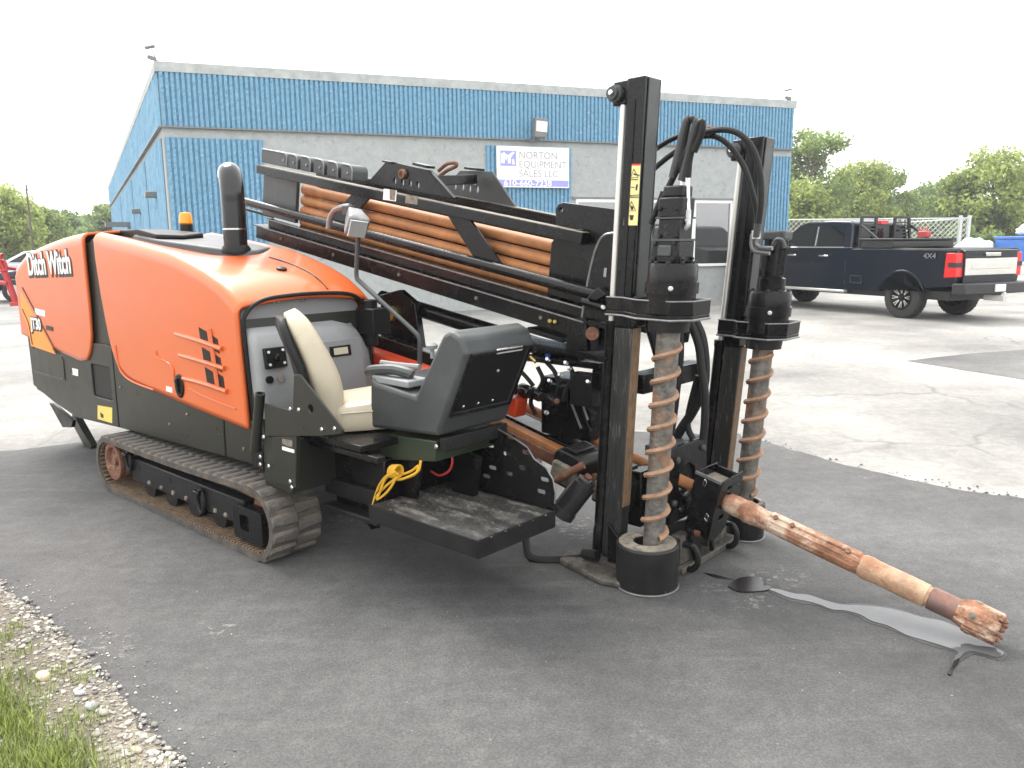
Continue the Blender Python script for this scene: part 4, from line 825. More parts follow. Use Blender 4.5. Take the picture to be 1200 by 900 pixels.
panel('sticker_mark', [(-4.100,0.488), (-4.042,0.477), (-4.048,0.451), (-4.093,0.451)], 'ink', VN-0.002, VN-0.001, body_, 0)
panel('small_sticker', [(-4.573,0.769), (-4.440,0.769), (-4.454,0.716), (-4.570,0.717)], 'white', VN-0.004, VN-0.002, body_, 0)
panel('small_sticker', [(-4.607,0.766), (-4.555,0.771), (-4.552,0.719), (-4.599,0.734)], 'ink', VN-0.004, VN-0.0015, body_, 0)
# rear towing hook and strut
panel('tow_plate', [(-5.508,0.359), (-5.408,0.364), (-5.001,0.274), (-5.036,0.212), (-5.249,0.180)], 'blackwear', 1.27, 1.30, body_)
b = B(); b.bar((-5.368,1.150,0.233), (-5.028,1.150,-0.012), 0.06, 0.11, up=(0.6, 0, 0.8)); b.build('rear_strut', 'skirt', dr, bevel=0.008)
b = B(); b.cyl((-5.008,1.220,-0.024), (-5.141,1.120,-0.083), 0.045, seg=14); b.build('strut_pin', 'dust', dr)
b = B(); b.bar((-4.5, 1.0, 0.36), (-3.9, 1.0, 0.30), 0.3, 0.12); b.build('rear_cross_box', 'black', dr, bevel=0.01)
# orange rear hood
rows = []
zl_r = [(-5.56, 0.96), (-5.3, 0.935), (-4.6, 0.868), (-4.35, 0.845), (-4.22, 0.86), (-4.14, 0.93), (-4.10, 1.05), (-4.085, 1.25)]
us = [-5.56, -5.54, -5.48, -5.40, -5.30, -5.15, -5.0, -4.8, -4.6, -4.45, -4.35, -4.28, -4.22, -4.17, -4.13, -4.10, -4.085]
for u in us: rows.append(section(u, lerp_tab(ztop_r, u), lerp_tab(zl_r, u), 0.9, crown=0.02))
b = B(); b.grid(rows); b.add(rows[0], [tuple(range(len(rows[0])))])
hr = b.build('rear_hood', 'orange', dr, smooth=40, recalc=False); sd_ = hr.modifiers.new('th', 'SOLIDIFY'); sd_.thickness = 0.02; sd_.offset = 0
# orange front hood
rows = []
zl_f = [(-3.885, 1.60), (-3.85, 1.35), (-3.80, 1.12), (-3.75, 0.97), (-3.69, 0.875), (-3.60, 0.82), (-3.45, 0.79), (-3.2, 0.765), (-2.6, 0.715), (-2.15, 0.683), (-2.02, 0.674)]
us = [-3.885, -3.87, -3.85, -3.82, -3.79, -3.75, -3.70, -3.64, -3.55, -3.45, -3.3, -3.15, -3.0, -2.85, -2.7, -2.55, -2.42, -2.32, -2.24, -2.18, -2.13, -2.09, -2.065]
for u in us:
    row = section(u, lerp_tab(ztop_f, u), lerp_tab(zl_f, u), 0.95)
    rows.append([(p[0]+max(0, (1.30-p[2]))*0.07*max(0, min(1, (u+2.6)/0.5)), p[1], p[2]) for p in row])    # front edge rakes forward lower down
b = B(); b.grid(rows); hf = b.build('front_hood', 'orange', dr, smooth=40, recalc=False); sd_ = hf.modifiers.new('th', 'SOLIDIFY'); sd_.thickness = 0.022; sd_.offset = 0
# front bezel and grey rear screen behind the seat
b = B(); b.plate([(VN-0.03, 0.70), (VN-0.015, 1.20), (VN-0.05, 1.33), (VN-0.14, 1.385), (VF+0.14, 1.385), (VF+0.05, 1.33), (VF+0.02, 1.20), (VF+0.02, 0.70)], -2.14, -2.115, 'vz'); b.build('rear_screen', 'greypanel', dr, bevel=0.01)
b = B()
bz = [(1.392, 0.72), (1.398, 1.20), (1.375, 1.31), (1.28, 1.378), (1.1, 1.398), (0.85, 1.398), (0.66, 1.378), (0.57, 1.31), (0.545, 1.20), (0.545, 0.80)]
b.tube([(-2.055+max(0, 1.3-z)*0.07, v, z) for v, z in bz], 0.012, 8, n=5); b.build('bezel', 'darkplastic', dr)
for v in (1.16, 1.13, 0.98, 0.95): bolt((-2.112, v, 1.36), (1, 0, 0), 0.010, dr, 'steel')
# top seams, cap and black cowl
def zs(u, v): 
    rc = 0.05; t = (VN-rc-v)/(VN-rc-VF-rc); return lerp_tab(ztop_f, u)+crown_at(u)*math.sin(math.pi*min(1, max(0, t)))
b = B(); b.tube([(u, 0.80-0.0*u, zs(u, 0.80)+0.013) for u in (-2.72, -2.6, -2.45, -2.3, -2.2, -2.10)], 0.006, 6); b.build('hood_seam', 'darkplastic', hf)
b = B(); b.lathe([(0, 0.032), (0.7, 0.032), (1, 0.02)], (-2.35, 0.95, zs(-2.35, 0.95)+0.008), (-2.345, 0.95, zs(-2.35, 0.95)+0.028), 14); b.build('hood_latch', 'darkplastic', hf)
# cowl: outline traced in plan, sits proud of the hood
cw = [(-3.78, 1.24), (-3.46, 1.21), (-3.2, 1.10), (-2.92, 0.98), (-2.84, 0.88), (-2.84, 0.78), (-2.98, 0.58), (-3.78, 0.58)]
def grow(poly, k, c=(-3.2, 0.85)): return [(c[0]+(x-c[0])*k, c[1]+(y-c[1])*k) for x, y in poly]
b = B(); o1, o2 = cw, grow(cw, 0.93, (-3.4, 0.85)); n = len(cw)
vs = [(u, v, zs(u, v)-0.03) for u, v in o1]+[(u, v, 1.655+(-2.95-u)*0.13) for u, v in o2]
b.add(vs, [tuple(range(n-1, -1, -1)), tuple(range(n, 2*n))]+[(i, (i+1) % n, n+(i+1) % n, n+i) for i in range(n)]); b.build('exhaust_cowl', 'plasticdark', dr, bevel=0.012)
b = B(); o3 = [(-4.10, 1.16), (-3.72, 1.20), (-3.50, 1.17), (-3.46, 1.0), (-3.56, 0.8), (-4.10, 0.80)]; n = len(o3)
vs = [(u, v, 1.72) for u, v in o3]+[(u, v, 1.80-max(0, u+3.7)*0.22) for u, v in o3]; b.add(vs, [tuple(range(n-1, -1, -1)), tuple(range(n, 2*n))]+[(i, (i+1) % n, n+(i+1) % n, n+i) for i in range(n)]); b.build('air_intake_cover', 'darkplastic', dr, bevel=0.02)
# exhaust stack
b = B(); ex = [(q[0]-0.17, q[1]-0.06, q[2]-0.005) for q in ((-2.80, 0.95, 1.62), (-2.80, 0.95, 1.80), (-2.80, 0.95, 1.95), (-2.80, 0.95, 2.03), (-2.815, 0.945, 2.09), (-2.86, 0.925, 2.14), (-2.93, 0.89, 2.155), (-3.0, 0.855, 2.15))]
b.tube(ex, 0.075, 20); b.build('exhaust_pipe', pm('exhaust_paint', (0.008, 0.008, 0.009), 0.16, var=0.2, scale=6, spec=0.5), dr)
b = B(); b.lathe([(0, 0.078), (1, 0.078)], (-2.97, 0.89, 1.78), (-2.97, 0.89, 1.79), 20); b.build('pipe_clamp', 'steel', dr)
b = B(); b.lathe([(0, 0.10), (0.3, 0.10), (1, 0.08)], (-2.97, 0.89, 1.63), (-2.97, 0.89, 1.68), 20); b.build('pipe_collar', 'darkplastic', dr)
# beacon
be = B(); be.lathe([(0, 0.05), (1, 0.046)], (-3.97, 0.72, 1.76), (-3.97, 0.72, 1.835), 18); bo = be.build('beacon', 'darkplastic', dr)
be = B(); be.lathe([(0, 0.042), (0.1, 0.050), (0.75, 0.046), (0.95, 0.036), (1, 0.016)], (-3.97, 0.72, 1.835), (-3.97, 0.72, 1.925), 18); be.build('lens', 'beacon', bo)

# side louvres: eight dark openings between orange fins
LV = 1.42
for r_ in range(3):
    for c_ in range(2):
        q = [(-2.492,1.216), (-2.404,1.202), (-2.352,0.883), (-2.440,0.894), (-2.367,1.185), (-2.283,1.167), (-2.238,0.872), (-2.323,0.882)][c_*4:c_*4+4]
        def bl(s, t): 
            a = Vector(q[0]).lerp(Vector(q[1]), s); c2 = Vector(q[3]).lerp(Vector(q[2]), s); return tuple(a.lerp(c2, t))
        t0, t1 = r_*0.36, r_*0.36+0.28
        b = B(); b.plate([bl(0, t0), bl(1, t0+0.02), bl(1, t1+0.02), bl(0, t1)], LV-0.01, LV+0.013, 'uz'); b.build('vent_slot', 'darkplastic', hf, smooth=0)
for (x0, y0, x1, y1) in ((206, 391, 262, 406), (196, 417, 264, 424), (210, 440, 266, 446)):
    pass
for pts in ([(-2.805,1.422,1.154), (-2.472,1.437,1.134), (-2.231,1.437,1.109)], [(-2.772,1.422,1.026), (-2.460,1.437,1.015), (-2.218,1.437,0.999)], [(-2.774,1.422,0.884), (-2.460,1.437,0.884), (-2.208,1.437,0.868)]):
    b = B(); b.tube(pts, 0.015, 8); b.build('vent_fin', 'orange', hf)
b = B(); b.tube([(-2.355,1.435,1.212), (-2.328,1.436,1.047), (-2.306,1.435,0.876)], 0.012, 8); b.build('vent_fin', 'orange', hf)
b = B(); b.tube([(-3.683,1.434,1.012),(-3.667,1.434,0.896),(-3.613,1.434,0.830),(-3.462,1.434,0.788),(-3.151,1.434,0.767)], 0.006, 6); b.build('hood_bead', 'orange', hf)
b = B(); b.tube([(-3.065,1.434,1.029),(-3.049,1.434,0.987),(-2.914,1.434,0.967),(-2.852,1.434,0.930),(-2.851,1.434,0.871),(-2.822,1.434,0.848)], 0.005, 6, n=4); b.build('hood_bead', 'orange', hf)
b = B(); b.tube([(-2.671,1.434,0.833),(-2.427,1.434,0.801),(-2.132,1.434,0.779)], 0.005, 6, n=4); b.build('hood_bead', 'orange', hf)
lp = (-2.786,0.834)
b = B(); b.plate([(lp[0]+0.055*math.cos(a), lp[1]+0.075*math.sin(a)) for a in [2*math.pi*k/18 for k in range(18)]], LV, LV+0.022, 'uz'); la = b.build('door_latch', 'darkplastic', hf, bevel=0.008)
b = B(); b.bar((lp[0], LV+0.022, lp[1]-0.045), (lp[0], LV+0.034, lp[1]+0.05), 0.03, 0.02, up=(0, 1, 0)); b.build('latch_lever', 'black', la, bevel=0.006)
panel('small_sticker', [(-2.971,0.813), (-2.891,0.811), (-2.896,0.778), (-2.977,0.780)], 'white', LV+0.011, LV+0.013, hf, 0)

# lettering and decals on the rear hood (reads along u, faces +v)
DV = VN+0.0125
def dmx(u, z, v, tilt=0.0): 
    a = R(tilt); return basis((math.cos(a), 0, math.sin(a)), (-math.sin(a), 0, math.cos(a)), (0, -1, 0), (u, -v, z))
panel('amber_decal', [(-5.458,1.327), (-4.827,0.852), (-5.364,0.876), (-5.376,1.023), (-5.510,1.171)], 'amber', DV-0.003, DV-0.001, hr, 0)
b = B(); b.tube([(-5.409,1.433,1.351), (-5.113,1.433,1.117), (-4.788,1.433,0.857)], 0.004, 6, smooth=False); b.tube([(-5.467,1.433,1.174),(-5.361,1.433,1.067),(-5.333,1.433,0.971),(-5.320,1.433,0.888)], 0.004, 6); b.build('decal_line', 'ink', hr)
ul, zl_ = (-5.222,1.444); ur, zr_ = (-4.334,1.477)
wt = ur-ul; tm = text_mesh('Ditch Witch', 0.24); wd = max(v.co.x for v in tm.vertices); sx_ = wt/wd
sl = math.degrees(math.atan2(zr_-zl_, ur-ul))
for off, mat, dv, dx in ((0.020, 'ink', 0.0, 0.008), (0.006, 'white', 0.002, 0.0)):
    text('lettering', 'Ditch Witch', 0.24, mat, hr, dmx(ul+dx, zl_+0.015-dx, DV+dv, sl), offset=off, sx=sx_)
panel('model_plate', [(-5.167,1.195), (-4.945,1.185), (-4.960,1.138), (-5.182,1.146)], 'white', DV-0.001, DV+0.001, hr, 0)
u2, z2 = (-5.294,1.036)
for off, mat, dv, dx in ((0.015, 'ink', 0.001, 0.006), (0.004, 'white', 0.003, 0.0)):
    text('lettering', 'JT30', 0.125, mat, hr, dmx(u2+dx, z2-0.01-dx*0.5, DV+dv, 0), offset=off, sx=0.95)
panel('decal_bar', [(-4.961,1.071), (-4.818,1.066), (-4.828,1.032), (-4.971,1.036)], 'ink', DV-0.001, DV+0.001, hr, 0)

# ---------------------------------------------------------------- dash console in front of the engine
b = B(); cp = [(-2.11, 0.72), (-2.11, 1.225), (-2.06, 1.232), (-2.0, 1.20), (-1.965, 1.13), (-1.93, 0.90), (-1.91, 0.74)]
secs = [(1.388, 0.93, 0.03), (1.38, 0.975, 0.01), (1.35, 1.0, 0), (0.80, 1.0, 0), (0.66, 0.93, 0.02), (0.52, 0.68, 0.10)]
rows = [[(u-ins*(1 if u > -2.1 else 0), v, 0.72+(z-0.72)*k) for u, z in cp] for v, k, ins in secs]
b.grid(rows, closed=True); n = len(cp); b.add(rows[0], [tuple(range(n))]); b.add(rows[-1], [tuple(range(n))]); ds = b.build('dash_console', 'plastic', dr, bevel=0.018, smooth=50)
def DF(v, t, o=0.0):          # point on the dash front face: t 0 bottom .. 1 top
    a = Vector((-1.93, 0, 0.90)); c = Vector((-1.965, 0, 1.13)); p = a.lerp(c, t)+Vector((0.989, 0, 0.15))*o; return (p.x, v, p.z)
def dface(name, v0, v1, t0, t1, o0, o1, mat, par, bevel=0.004):
    b = B(); c = [DF(v0, t0, o0), DF(v1, t0, o0), DF(v1, t1, o0), DF(v0, t1, o0)]+[DF(v0, t0, o1), DF(v1, t0, o1), DF(v1, t1, o1), DF(v0, t1, o1)]
    b.add(c, [(0,1,2,3),(7,6,5,4),(0,4,5,1),(1,5,6,2),(2,6,7,3),(3,7,4,0)]); return b.build(name, mat, par, bevel=bevel)
sp = dface('switch_panel', 1.345, 1.215, 0.48, 0.97, -0.01, 0.026, 'darkplastic', ds)
b = B(); b.lathe([(0, 0.022), (0.8, 0.02), (1, 0.014)], DF(1.28, 0.72, 0.026), DF(1.28, 0.72, 0.05), 14); b.build('key_switch', 'black', sp)
for q in ((1.325, 0.87), (1.235, 0.89), (1.325, 0.57), (1.235, 0.58)): b = B(); b.cyl(DF(q[0], q[1], 0.026), DF(q[0], q[1], 0.031), 0.008, seg=8); b.build('indicator', 'white', sp)
dface('storage_tray', 1.0, 0.69, -0.35, 0.97, -0.01, 0.022, 'greypanel', ds)
dy = dface('display_bezel', 0.925, 0.775, 0.55, 0.82, -0.0, 0.028, 'darkplastic', ds); dface('display', 0.90, 0.80, 0.60, 0.77, 0.02, 0.030, 'screen', dy, 0)
for v, m_ in ((1.33, 'darkplastic'), (1.26, 'steel')): b = B(); b.cyl(DF(v, 0.22, 0.0), DF(v, 0.22, 0.012), 0.022, seg=14); b.build('socket', m_, ds)
# ---------------------------------------------------------------- seat
SA = R(61); SOU, SOV = -1.455, 1.10       # seat swivelled towards the drill: f forward, l towards the operator side
def SXF(f, l, z): return (SOU+f*math.cos(SA)+l*math.sin(SA), SOV-f*math.sin(SA)+l*math.cos(SA), z)
def BSe(): return MB(xf=SXF, flip=True)
SU = [(-0.155, 0.78), (-0.165, 0.89), (-0.185, 1.01), (-0.225, 1.13), (-0.272, 1.235), (-0.305, 1.31), (-0.325, 1.345)]
SWD = (0.20, 0.22, 0.225, 0.22, 0.20, 0.16, 0.10); STH = (0.05, 0.088, 0.085, 0.070, 0.064, 0.055, 0.03)
rows = []; rows2 = []
for i in range(7):
    u, z = SU[i]; wv, th = SWD[i], STH[i]; row = []; row2 = []
    for k in range(20):
        a = 2*math.pi*k/20; ca, sa = math.cos(a), math.sin(a); e = 0.55
        x = math.copysign(abs(ca)**e, ca)*th; y = math.copysign(abs(sa)**e, sa)*wv
        x += 0.018*(abs(y)/wv)**2 if x > 0 else 0
        row.append((u+x*0.93, y, z+x*0.36))
        row2.append((u-th*0.93-0.014+math.copysign(abs(ca)**0.5, ca)*0.028, math.copysign(abs(sa)**0.5, sa)*(wv*(1 if i < 6 else 0.8)+0.004), z-th*0.36-0.012))
    rows.append(row); rows2.append(row2)
b = BSe(); b.grid(rows, closed=True); n = 20; b.add(rows[0], [tuple(range(n))]); b.add(rows[-1], [tuple(range(n))]); se = b.build('seat_backrest', 'tan', dr, smooth=60); ss = se.modifiers.new('s', 'SUBSURF'); ss.levels = 1; ss.render_levels = 2
b = BSe(); b.grid(rows2, closed=True); b.add(rows2[0], [tuple(range(n))]); b.add(rows2[-1], [tuple(range(n))]); b.build('seat_shell', 'darkplastic', se, smooth=60)
b = BSe(); rows = []
for z, k in ((0.745, 0.94), (0.765, 1.0), (0.835, 1.0), (0.875, 0.97), (0.885, 0.80)):
    row = []
    for (u, v) in rrect(-0.16, -0.235, 0.30, 0.235, 0.07, 5): row.append((0.07+(u-0.07)*k, v*k, z+(0.025 if u > 0.2 and z > 0.8 else 0)))
    rows.append(row)
n = len(rows[0]); b.grid(rows, closed=True); b.add(rows[0], [tuple(range(n))]); b.add(rows[-1], [tuple(range(n))]); cu_ = b.build('seat_cushion', 'tan', dr, smooth=60); ss = cu_.modifiers.new('s', 'SUBSURF'); ss.levels = 1; ss.render_levels = 1
b = BSe(); b.tube([(-0.12, 0.238, 0.845), (0.1, 0.238, 0.848), (0.24, 0.232, 0.862)], 0.004, 6); b.build('piping', 'tan', cu_)
# seat side plate, post, lower block
SV = 1.50
b = B(); b.plate([(-1.721,0.872),(-1.455,0.871),(-1.429,1.055),(-1.377,1.061),(-1.044,0.834),(-1.059,0.811),(-1.231,0.775),(-1.725,0.698)], SV-0.012, SV, 'uz', holes=[circ(*(-1.298,0.901), 0.022, 12)]); pl_ = b.build('seat_side_plate', 'skirt', dr, bevel=0.003)
for q in ((-1.207,1.500,0.813), (-1.394,1.500,0.884), (-1.469,1.500,0.878), (-1.103,1.500,0.833)): bolt(q, (0, 1, 0), 0.011, pl_)
b = B(); b.lathe([(0, 0.026), (1, 0.026), (1, 0.018), (0.9, 0.018)], (-1.837,1.500,0.600), (-1.748,1.500,0.923), 14); b.build('step_post', 'skirt', dr)
b = B(); b.box((-1.78, 1.18, 0.42), (-1.52, SV-0.014, 0.70)); lb = b.build('seat_pedestal', 'skirt', dr, bevel=0.006)
b = B(); b.plate([(-1.667,0.701),(-1.445,0.741),(-1.472,0.464),(-1.679,0.450)], 1.47, 1.496, 'uz'); b.build('pedestal_plate', 'skirt', lb, bevel=0.004)
for q in ((-1.780,1.500,0.577), (-1.785,1.500,0.534), (-1.702,1.500,0.540), (-1.734,1.500,0.692), (-1.512,1.497,0.493), (-1.500,1.497,0.464)): bolt(q, (0, 1, 0), 0.012, lb)
b = B(); b.box((-1.90, 1.41, 0.50), (-1.78, 1.49, 0.66)); b.build('pedestal_bracket', 'black', lb, bevel=0.005)
panel('rating_sticker', [(-1.570,0.708),(-1.476,0.714),(-1.480,0.678),(-1.573,0.676)], 'dust', 1.496, 1.498, lb, 0)
panel('rating_sticker', [(-1.574,0.667),(-1.466,0.667),(-1.468,0.649),(-1.576,0.648)], 'white', 1.496, 1.498, lb, 0)
b = B(); b.box((-1.62, 0.95, 0.70), (-1.05, 1.40, 0.735)); b.build('seat_base', 'black', dr, bevel=0.006)
b = B(); b.box((-1.50, 1.33, 0.66), (-0.95, 1.38, 0.69)); b.box((-1.50, 1.05, 0.66), (-0.95, 1.10, 0.69)); b.build('seat_rails', 'black', dr, bevel=0.004)
b = B(); b.box((-1.52, 0.70, 0.30), (-1.10, 1.22, 0.62)); b.plate([(-1.10, 0.40), (-0.98, 0.42), (-0.92, 0.66), (-1.10, 0.68)], 1.10, 1.13, 'uz'); b.build('seat_tower', 'black', dr, bevel=0.008)
# ---------------------------------------------------------------- control pod
CV0, CV1 = 0.70, 1.18
near = [(-1.241,1.025),(-1.258,0.756),(-0.744,0.788),(-0.545,1.195),(-0.576,1.270),(-0.646,1.299),(-0.698,1.276),(-0.899,0.965),(-1.195,0.995)]
b = B(); nn_ = len(near)
b.plate(near, CV0, CV1, 'uz'); pod = b.build('control_pod', 'plasticdark', dr, bevel=0.022, seg=3)
fb, ft = Vector(near[2]), Vector(near[3])
dirf = (ft-fb).normalized(); nf = Vector((dirf.y, -dirf.x))
def pface(v0, v1, t0, t1, o0, o1):
    L = (ft-fb).length; c = []
    for o in (o0, o1):
        for v, t in ((v0, t0), (v1, t0), (v1, t1), (v0, t1)): p = fb+dirf*(L*t)+nf*o; c.append((p.x, v, p.y))
    return c
b = B(); b.add(pface(CV0+0.05, CV1-0.05, 0.28, 0.97, -0.012, 0.003), [(0,1,2,3),(7,6,5,4),(0,4,5,1),(1,5,6,2),(2,6,7,3),(3,7,4,0)]); bpn = b.build('back_panel', 'darkplastic', pod, bevel=0.006)
b = B(); rim = pface(CV0+0.035, CV1-0.035, 0.25, 0.99, 0, 0.004)[4:]; b.tube(rim, 0.009, 6, smooth=False, closed=True); b.build('panel_gasket', 'black', pod)
for v, t in ((1.08, 0.35), (0.98, 0.35), (0.88, 0.35), (0.92, 0.74)): L = (ft-fb).length; p = fb+dirf*(L*t)+nf*0.003; bolt((p.x, v, p.y), (nf.x, 0, nf.y), 0.008, pod)
b = B(); L = (ft-fb).length; p = fb+dirf*(L*0.985)+nf*0.004; b.box((p.x-0.004, 0.80, p.y-0.012), (p.x+0.006, 0.98, p.y+0.014)); b.build('grab_slot', 'steel', pod, bevel=0.003)
b = B(); b.plate([(-1.25, 0.99), (-0.97, 0.99), (-0.97, 1.025), (-1.25, 1.03)], 1.02, 1.16, 'uz'); b.build('arm_tray', 'plastic', pod, bevel=0.008)
b = B(); b.tube([(-1.306,1.140,1.031), (-1.263,1.140,1.048), (-1.131,1.120,1.063), (-1.037,1.100,1.053), (-1.011,1.090,1.042)], lambda q: 0.028 if 0.05 < q < 0.95 else 0.018, 10); b.build('armrest', 'plasticdark', pod)
b = B(); b.cyl((-1.029,1.080,1.034), (-1.051,1.080,0.971), 0.012, seg=8); b.cyl((-1.294,1.100,1.013), (-1.297,1.100,0.959), 0.012, seg=8); b.build('armrest_pin', 'steel', pod)
b = B(); b.tube([(-1.615,0.800,1.015), (-1.443,0.800,1.016), (-1.287,0.800,1.022)], 0.016, 8); b.build('far_armrest', 'plastic', pod)
b = B(); b.lathe([(0, 0.012), (0.6, 0.012), (0.62, 0.028), (0.85, 0.034), (1, 0.02)], (-1.237,0.750,1.068), (-1.240,0.750,1.152), 12); b.build('joystick', 'plastic', pod)
b = B(); b.plate([(-1.195,0.731),(-0.778,0.758),(-0.782,0.656),(-1.203,0.594)], 0.75, 1.165, 'uz'); b.build('pod_base', 'green', dr, bevel=0.005)
b = B(); b.bar((-0.735, 1.16, 0.745), (-0.735, 0.72, 0.745), 0.035, 0.07); pb = b.build('pod_cross_bar', 'blackwear', dr, bevel=0.004)
bolt((-0.764,1.168,0.736), (0, 1, 0), 0.012, pb)
b = B(); b.plate([(-0.95, 0.40), (-0.80, 0.40), (-0.76, 0.62), (-0.95, 0.66)], 0.86, 0.90, 'uz'); b.build('pod_leg', 'black', dr, bevel=0.004)
# ---------------------------------------------------------------- foot deck
b = B(); b.box((-1.09, 0.80, 0.345), (-0.345, 1.325, 0.372)); b.plate([(-1.09, 1.325), (-0.345, 1.325), (-0.345, 0.80), (-1.09, 0.80)], 0.373, 0.405, 'uv'); dk = b.build('foot_deck', 'black', dr, bevel=0.004)
b = B(); b.plate([(-1.085, 1.32), (-0.35, 1.32), (-0.35, 0.805), (-1.085, 0.805)], 0.4055, 0.413, 'uv'); b.build('deck_plate', 'deck', dk)
b = B(); b.bar((-1.095, 1.328, 0.375), (-0.34, 1.328, 0.375), 0.010, 0.085); b.bar((-0.342, 1.333, 0.375), (-0.342, 0.80, 0.375), 0.010, 0.085); b.build('deck_edge', 'blackwear', dk, bevel=0.002)
# grit studs
b = B(); random.seed(8)
for i in range(15):
    for j in range(11): b.lathe([(0, 0.007), (1, 0.005)], (-1.06+i*0.05+(j % 2)*0.025, 0.83+j*0.047, 0.413), (-1.06+i*0.05+(j % 2)*0.025, 0.83+j*0.047, 0.4165), 6)
sk = b.build('grip_studs', 'deck', dk, smooth=0); sk['kind'] = 'stuff'
gv = 0.79
gp = [(-1.196,0.450),(-1.066,0.696),(-0.861,0.736),(-0.740,0.764),(-0.624,0.733),(-0.523,0.697),(-0.479,0.645),(-0.404,0.615),(-0.361,0.564),(-0.346,0.499),(-0.351,0.446)]
hl = []
for x, y in ((541, 529), (557, 540), (574, 549), (594, 558), (541, 551), (574, 520), (595, 528), (612, 545), (555, 520), (633, 572), (619, 571), (523, 540), (597, 569)):
    pass
for q in [(-0.985,0.592),(-0.871,0.561),(-0.761,0.549),(-0.649,0.539),(-0.635,0.731),(-0.557,0.587),(-0.777,0.664),(-0.660,0.639),(-0.436,0.489),(-0.415,0.553),(-0.888,0.641),(-1.026,0.510),(-0.805,0.495),(-0.534,0.670)]: hl.append(rrect(q[0]-0.026, q[1]-0.011, q[0]+0.026, q[1]+0.011, 0.009, 3))
gp = gp+[(gp[-1][0]+0.0, 0.40), (gp[0][0], 0.40)]
b = B(); b.plate(gp, gv-0.006, gv, 'uz', holes=hl); pg_ = b.build('perforated_guard', 'black', dr, smooth=0)
b = B(); b.tube([(u, gv, z) for u, z in gp[1:-2]], 0.004, 6, smooth=False); b.build('guard_edge', 'greyrim', pg_)
# step bars under the deck, left
b = B(); b.bar((-1.584,1.220,0.405), (-1.133,1.220,0.409), 0.05, 0.09); b.build('deck_arm', 'blackwear', dr, bevel=0.004)
b = B(); b.bar((-1.508,1.280,0.315), (-1.057,1.280,0.320), 0.07, 0.03); b.build('folding_step', 'blackwear', dr, bevel=0.006)
b = B(); b.bar((-1.772,1.000,0.347), (-1.215,1.200,0.248), 0.05, 0.05); b.build('deck_brace', 'black', dr, bevel=0.004)
# work lamp on bent pole
b = B(); b.tube([(-2.029,0.600,1.774),(-2.053,0.600,1.662),(-2.068,0.600,1.558),(-2.074,0.600,1.480),(-2.025,0.600,1.445),(-1.819,0.600,1.329),(-1.556,0.600,1.182),(-1.513,0.600,1.145),(-1.508,0.600,1.101),(-1.513,0.600,0.986)], 0.014, 8, n=4); lpz = b.build('work_lamp', 'plasticdark', dr)
lc = Vector((-2.025,0.600,1.825)); b = B(); b.lathe([(0, 0.035), (0.12, 0.060), (0.75, 0.088), (0.9, 0.092), (1.0, 0.086)], lc+Vector((-0.07, -0.01, 0.05)), lc+Vector((0.06, 0.06, -0.05)), 4); b.build('lamp_head', 'greyrim', lpz, bevel=0.010)
b = B(); b.lathe([(0, 0.078), (1, 0.072)], lc+Vector((0.061, 0.061, -0.051)), lc+Vector((0.070, 0.065, -0.056)), 4); b.build('lamp_lens', 'lampglass', lpz)
b = B(); b.tube([(-2.342,0.600,1.779),(-2.318,0.600,1.842),(-2.270,0.600,1.888),(-2.190,0.600,1.906),(-2.112,0.600,1.909)], 0.018, 8); b.build('lamp_handle', 'greyrim', lpz)
b = B(); b.box(tuple(Vector((-2.139,0.600,1.884))-Vector((0.03, 0.02, 0.025))), tuple(Vector((-2.139,0.600,1.884))+Vector((0.05, 0.02, 0.03)))); b.build('lamp_bracket', 'plasticdark', lpz, bevel=0.004)
# yellow cable coil tied below the pod
cb = empty('yellow_cable', tuple(wp(-1.0, 1.25, 0.41)), MA); tag(cb, 'coil of yellow cable tied below the grey control pod', 'cable')
c0_ = Vector((-1.0, 1.25, 0.41))
def cable(pts, r=0.0065): 
    b = B(); b.tube([Vector(p)-c0_ for p in pts], r, 7); b.build('strand', 'yellowcable', cb)
cable([(-0.824,1.220,0.665),(-0.845,1.220,0.611),(-0.922,1.220,0.566),(-1.000,1.220,0.538),(-1.065,1.220,0.543),(-1.121,1.220,0.488),(-1.166,1.220,0.424),(-1.198,1.220,0.354)])
cable([(-0.974,1.240,0.578),(-1.046,1.240,0.560),(-1.109,1.240,0.504),(-1.154,1.240,0.432),(-1.178,1.240,0.372),(-1.148,1.240,0.424),(-1.070,1.240,0.494),(-1.001,1.240,0.543)])
cable([(-0.981,1.250,0.588),(-1.055,1.250,0.543),(-1.099,1.250,0.468),(-1.129,1.250,0.417),(-1.073,1.250,0.451),(-1.018,1.250,0.502),(-0.976,1.250,0.558)])
cable([(-1.048,1.200,0.568),(-0.996,1.200,0.561),(-0.918,1.200,0.593),(-0.867,1.200,0.628),(-0.894,1.200,0.580),(-0.997,1.200,0.534)])
for k in range(5):
    p = Vector((-1.017,1.220,0.574))-c0_+Vector((0.011*k-0.02, 0, 0.002*k)); b = B(); b.tube([p+Vector((0, 0.03*math.cos(a), 0.03*math.sin(a))) for a in [2*math.pi*j/12 for j in range(12)]], 0.006, 6, smooth=False, closed=True); b.build('wrap', 'yellowcable', cb)
b = B(); b.tube([(-1.343,1.150,0.586),(-1.303,1.150,0.528),(-1.257,1.150,0.481),(-1.224,1.150,0.441)], 0.008, 6); b.build('wire_lead', 'hose', dr)
b = B(); b.tube([(-0.854,1.000,0.675),(-0.837,1.000,0.616),(-0.864,1.000,0.559),(-0.934,1.000,0.523),(-0.998,1.000,0.533)], 0.006, 6); b.build('wire_lead', 'redprint', dr)

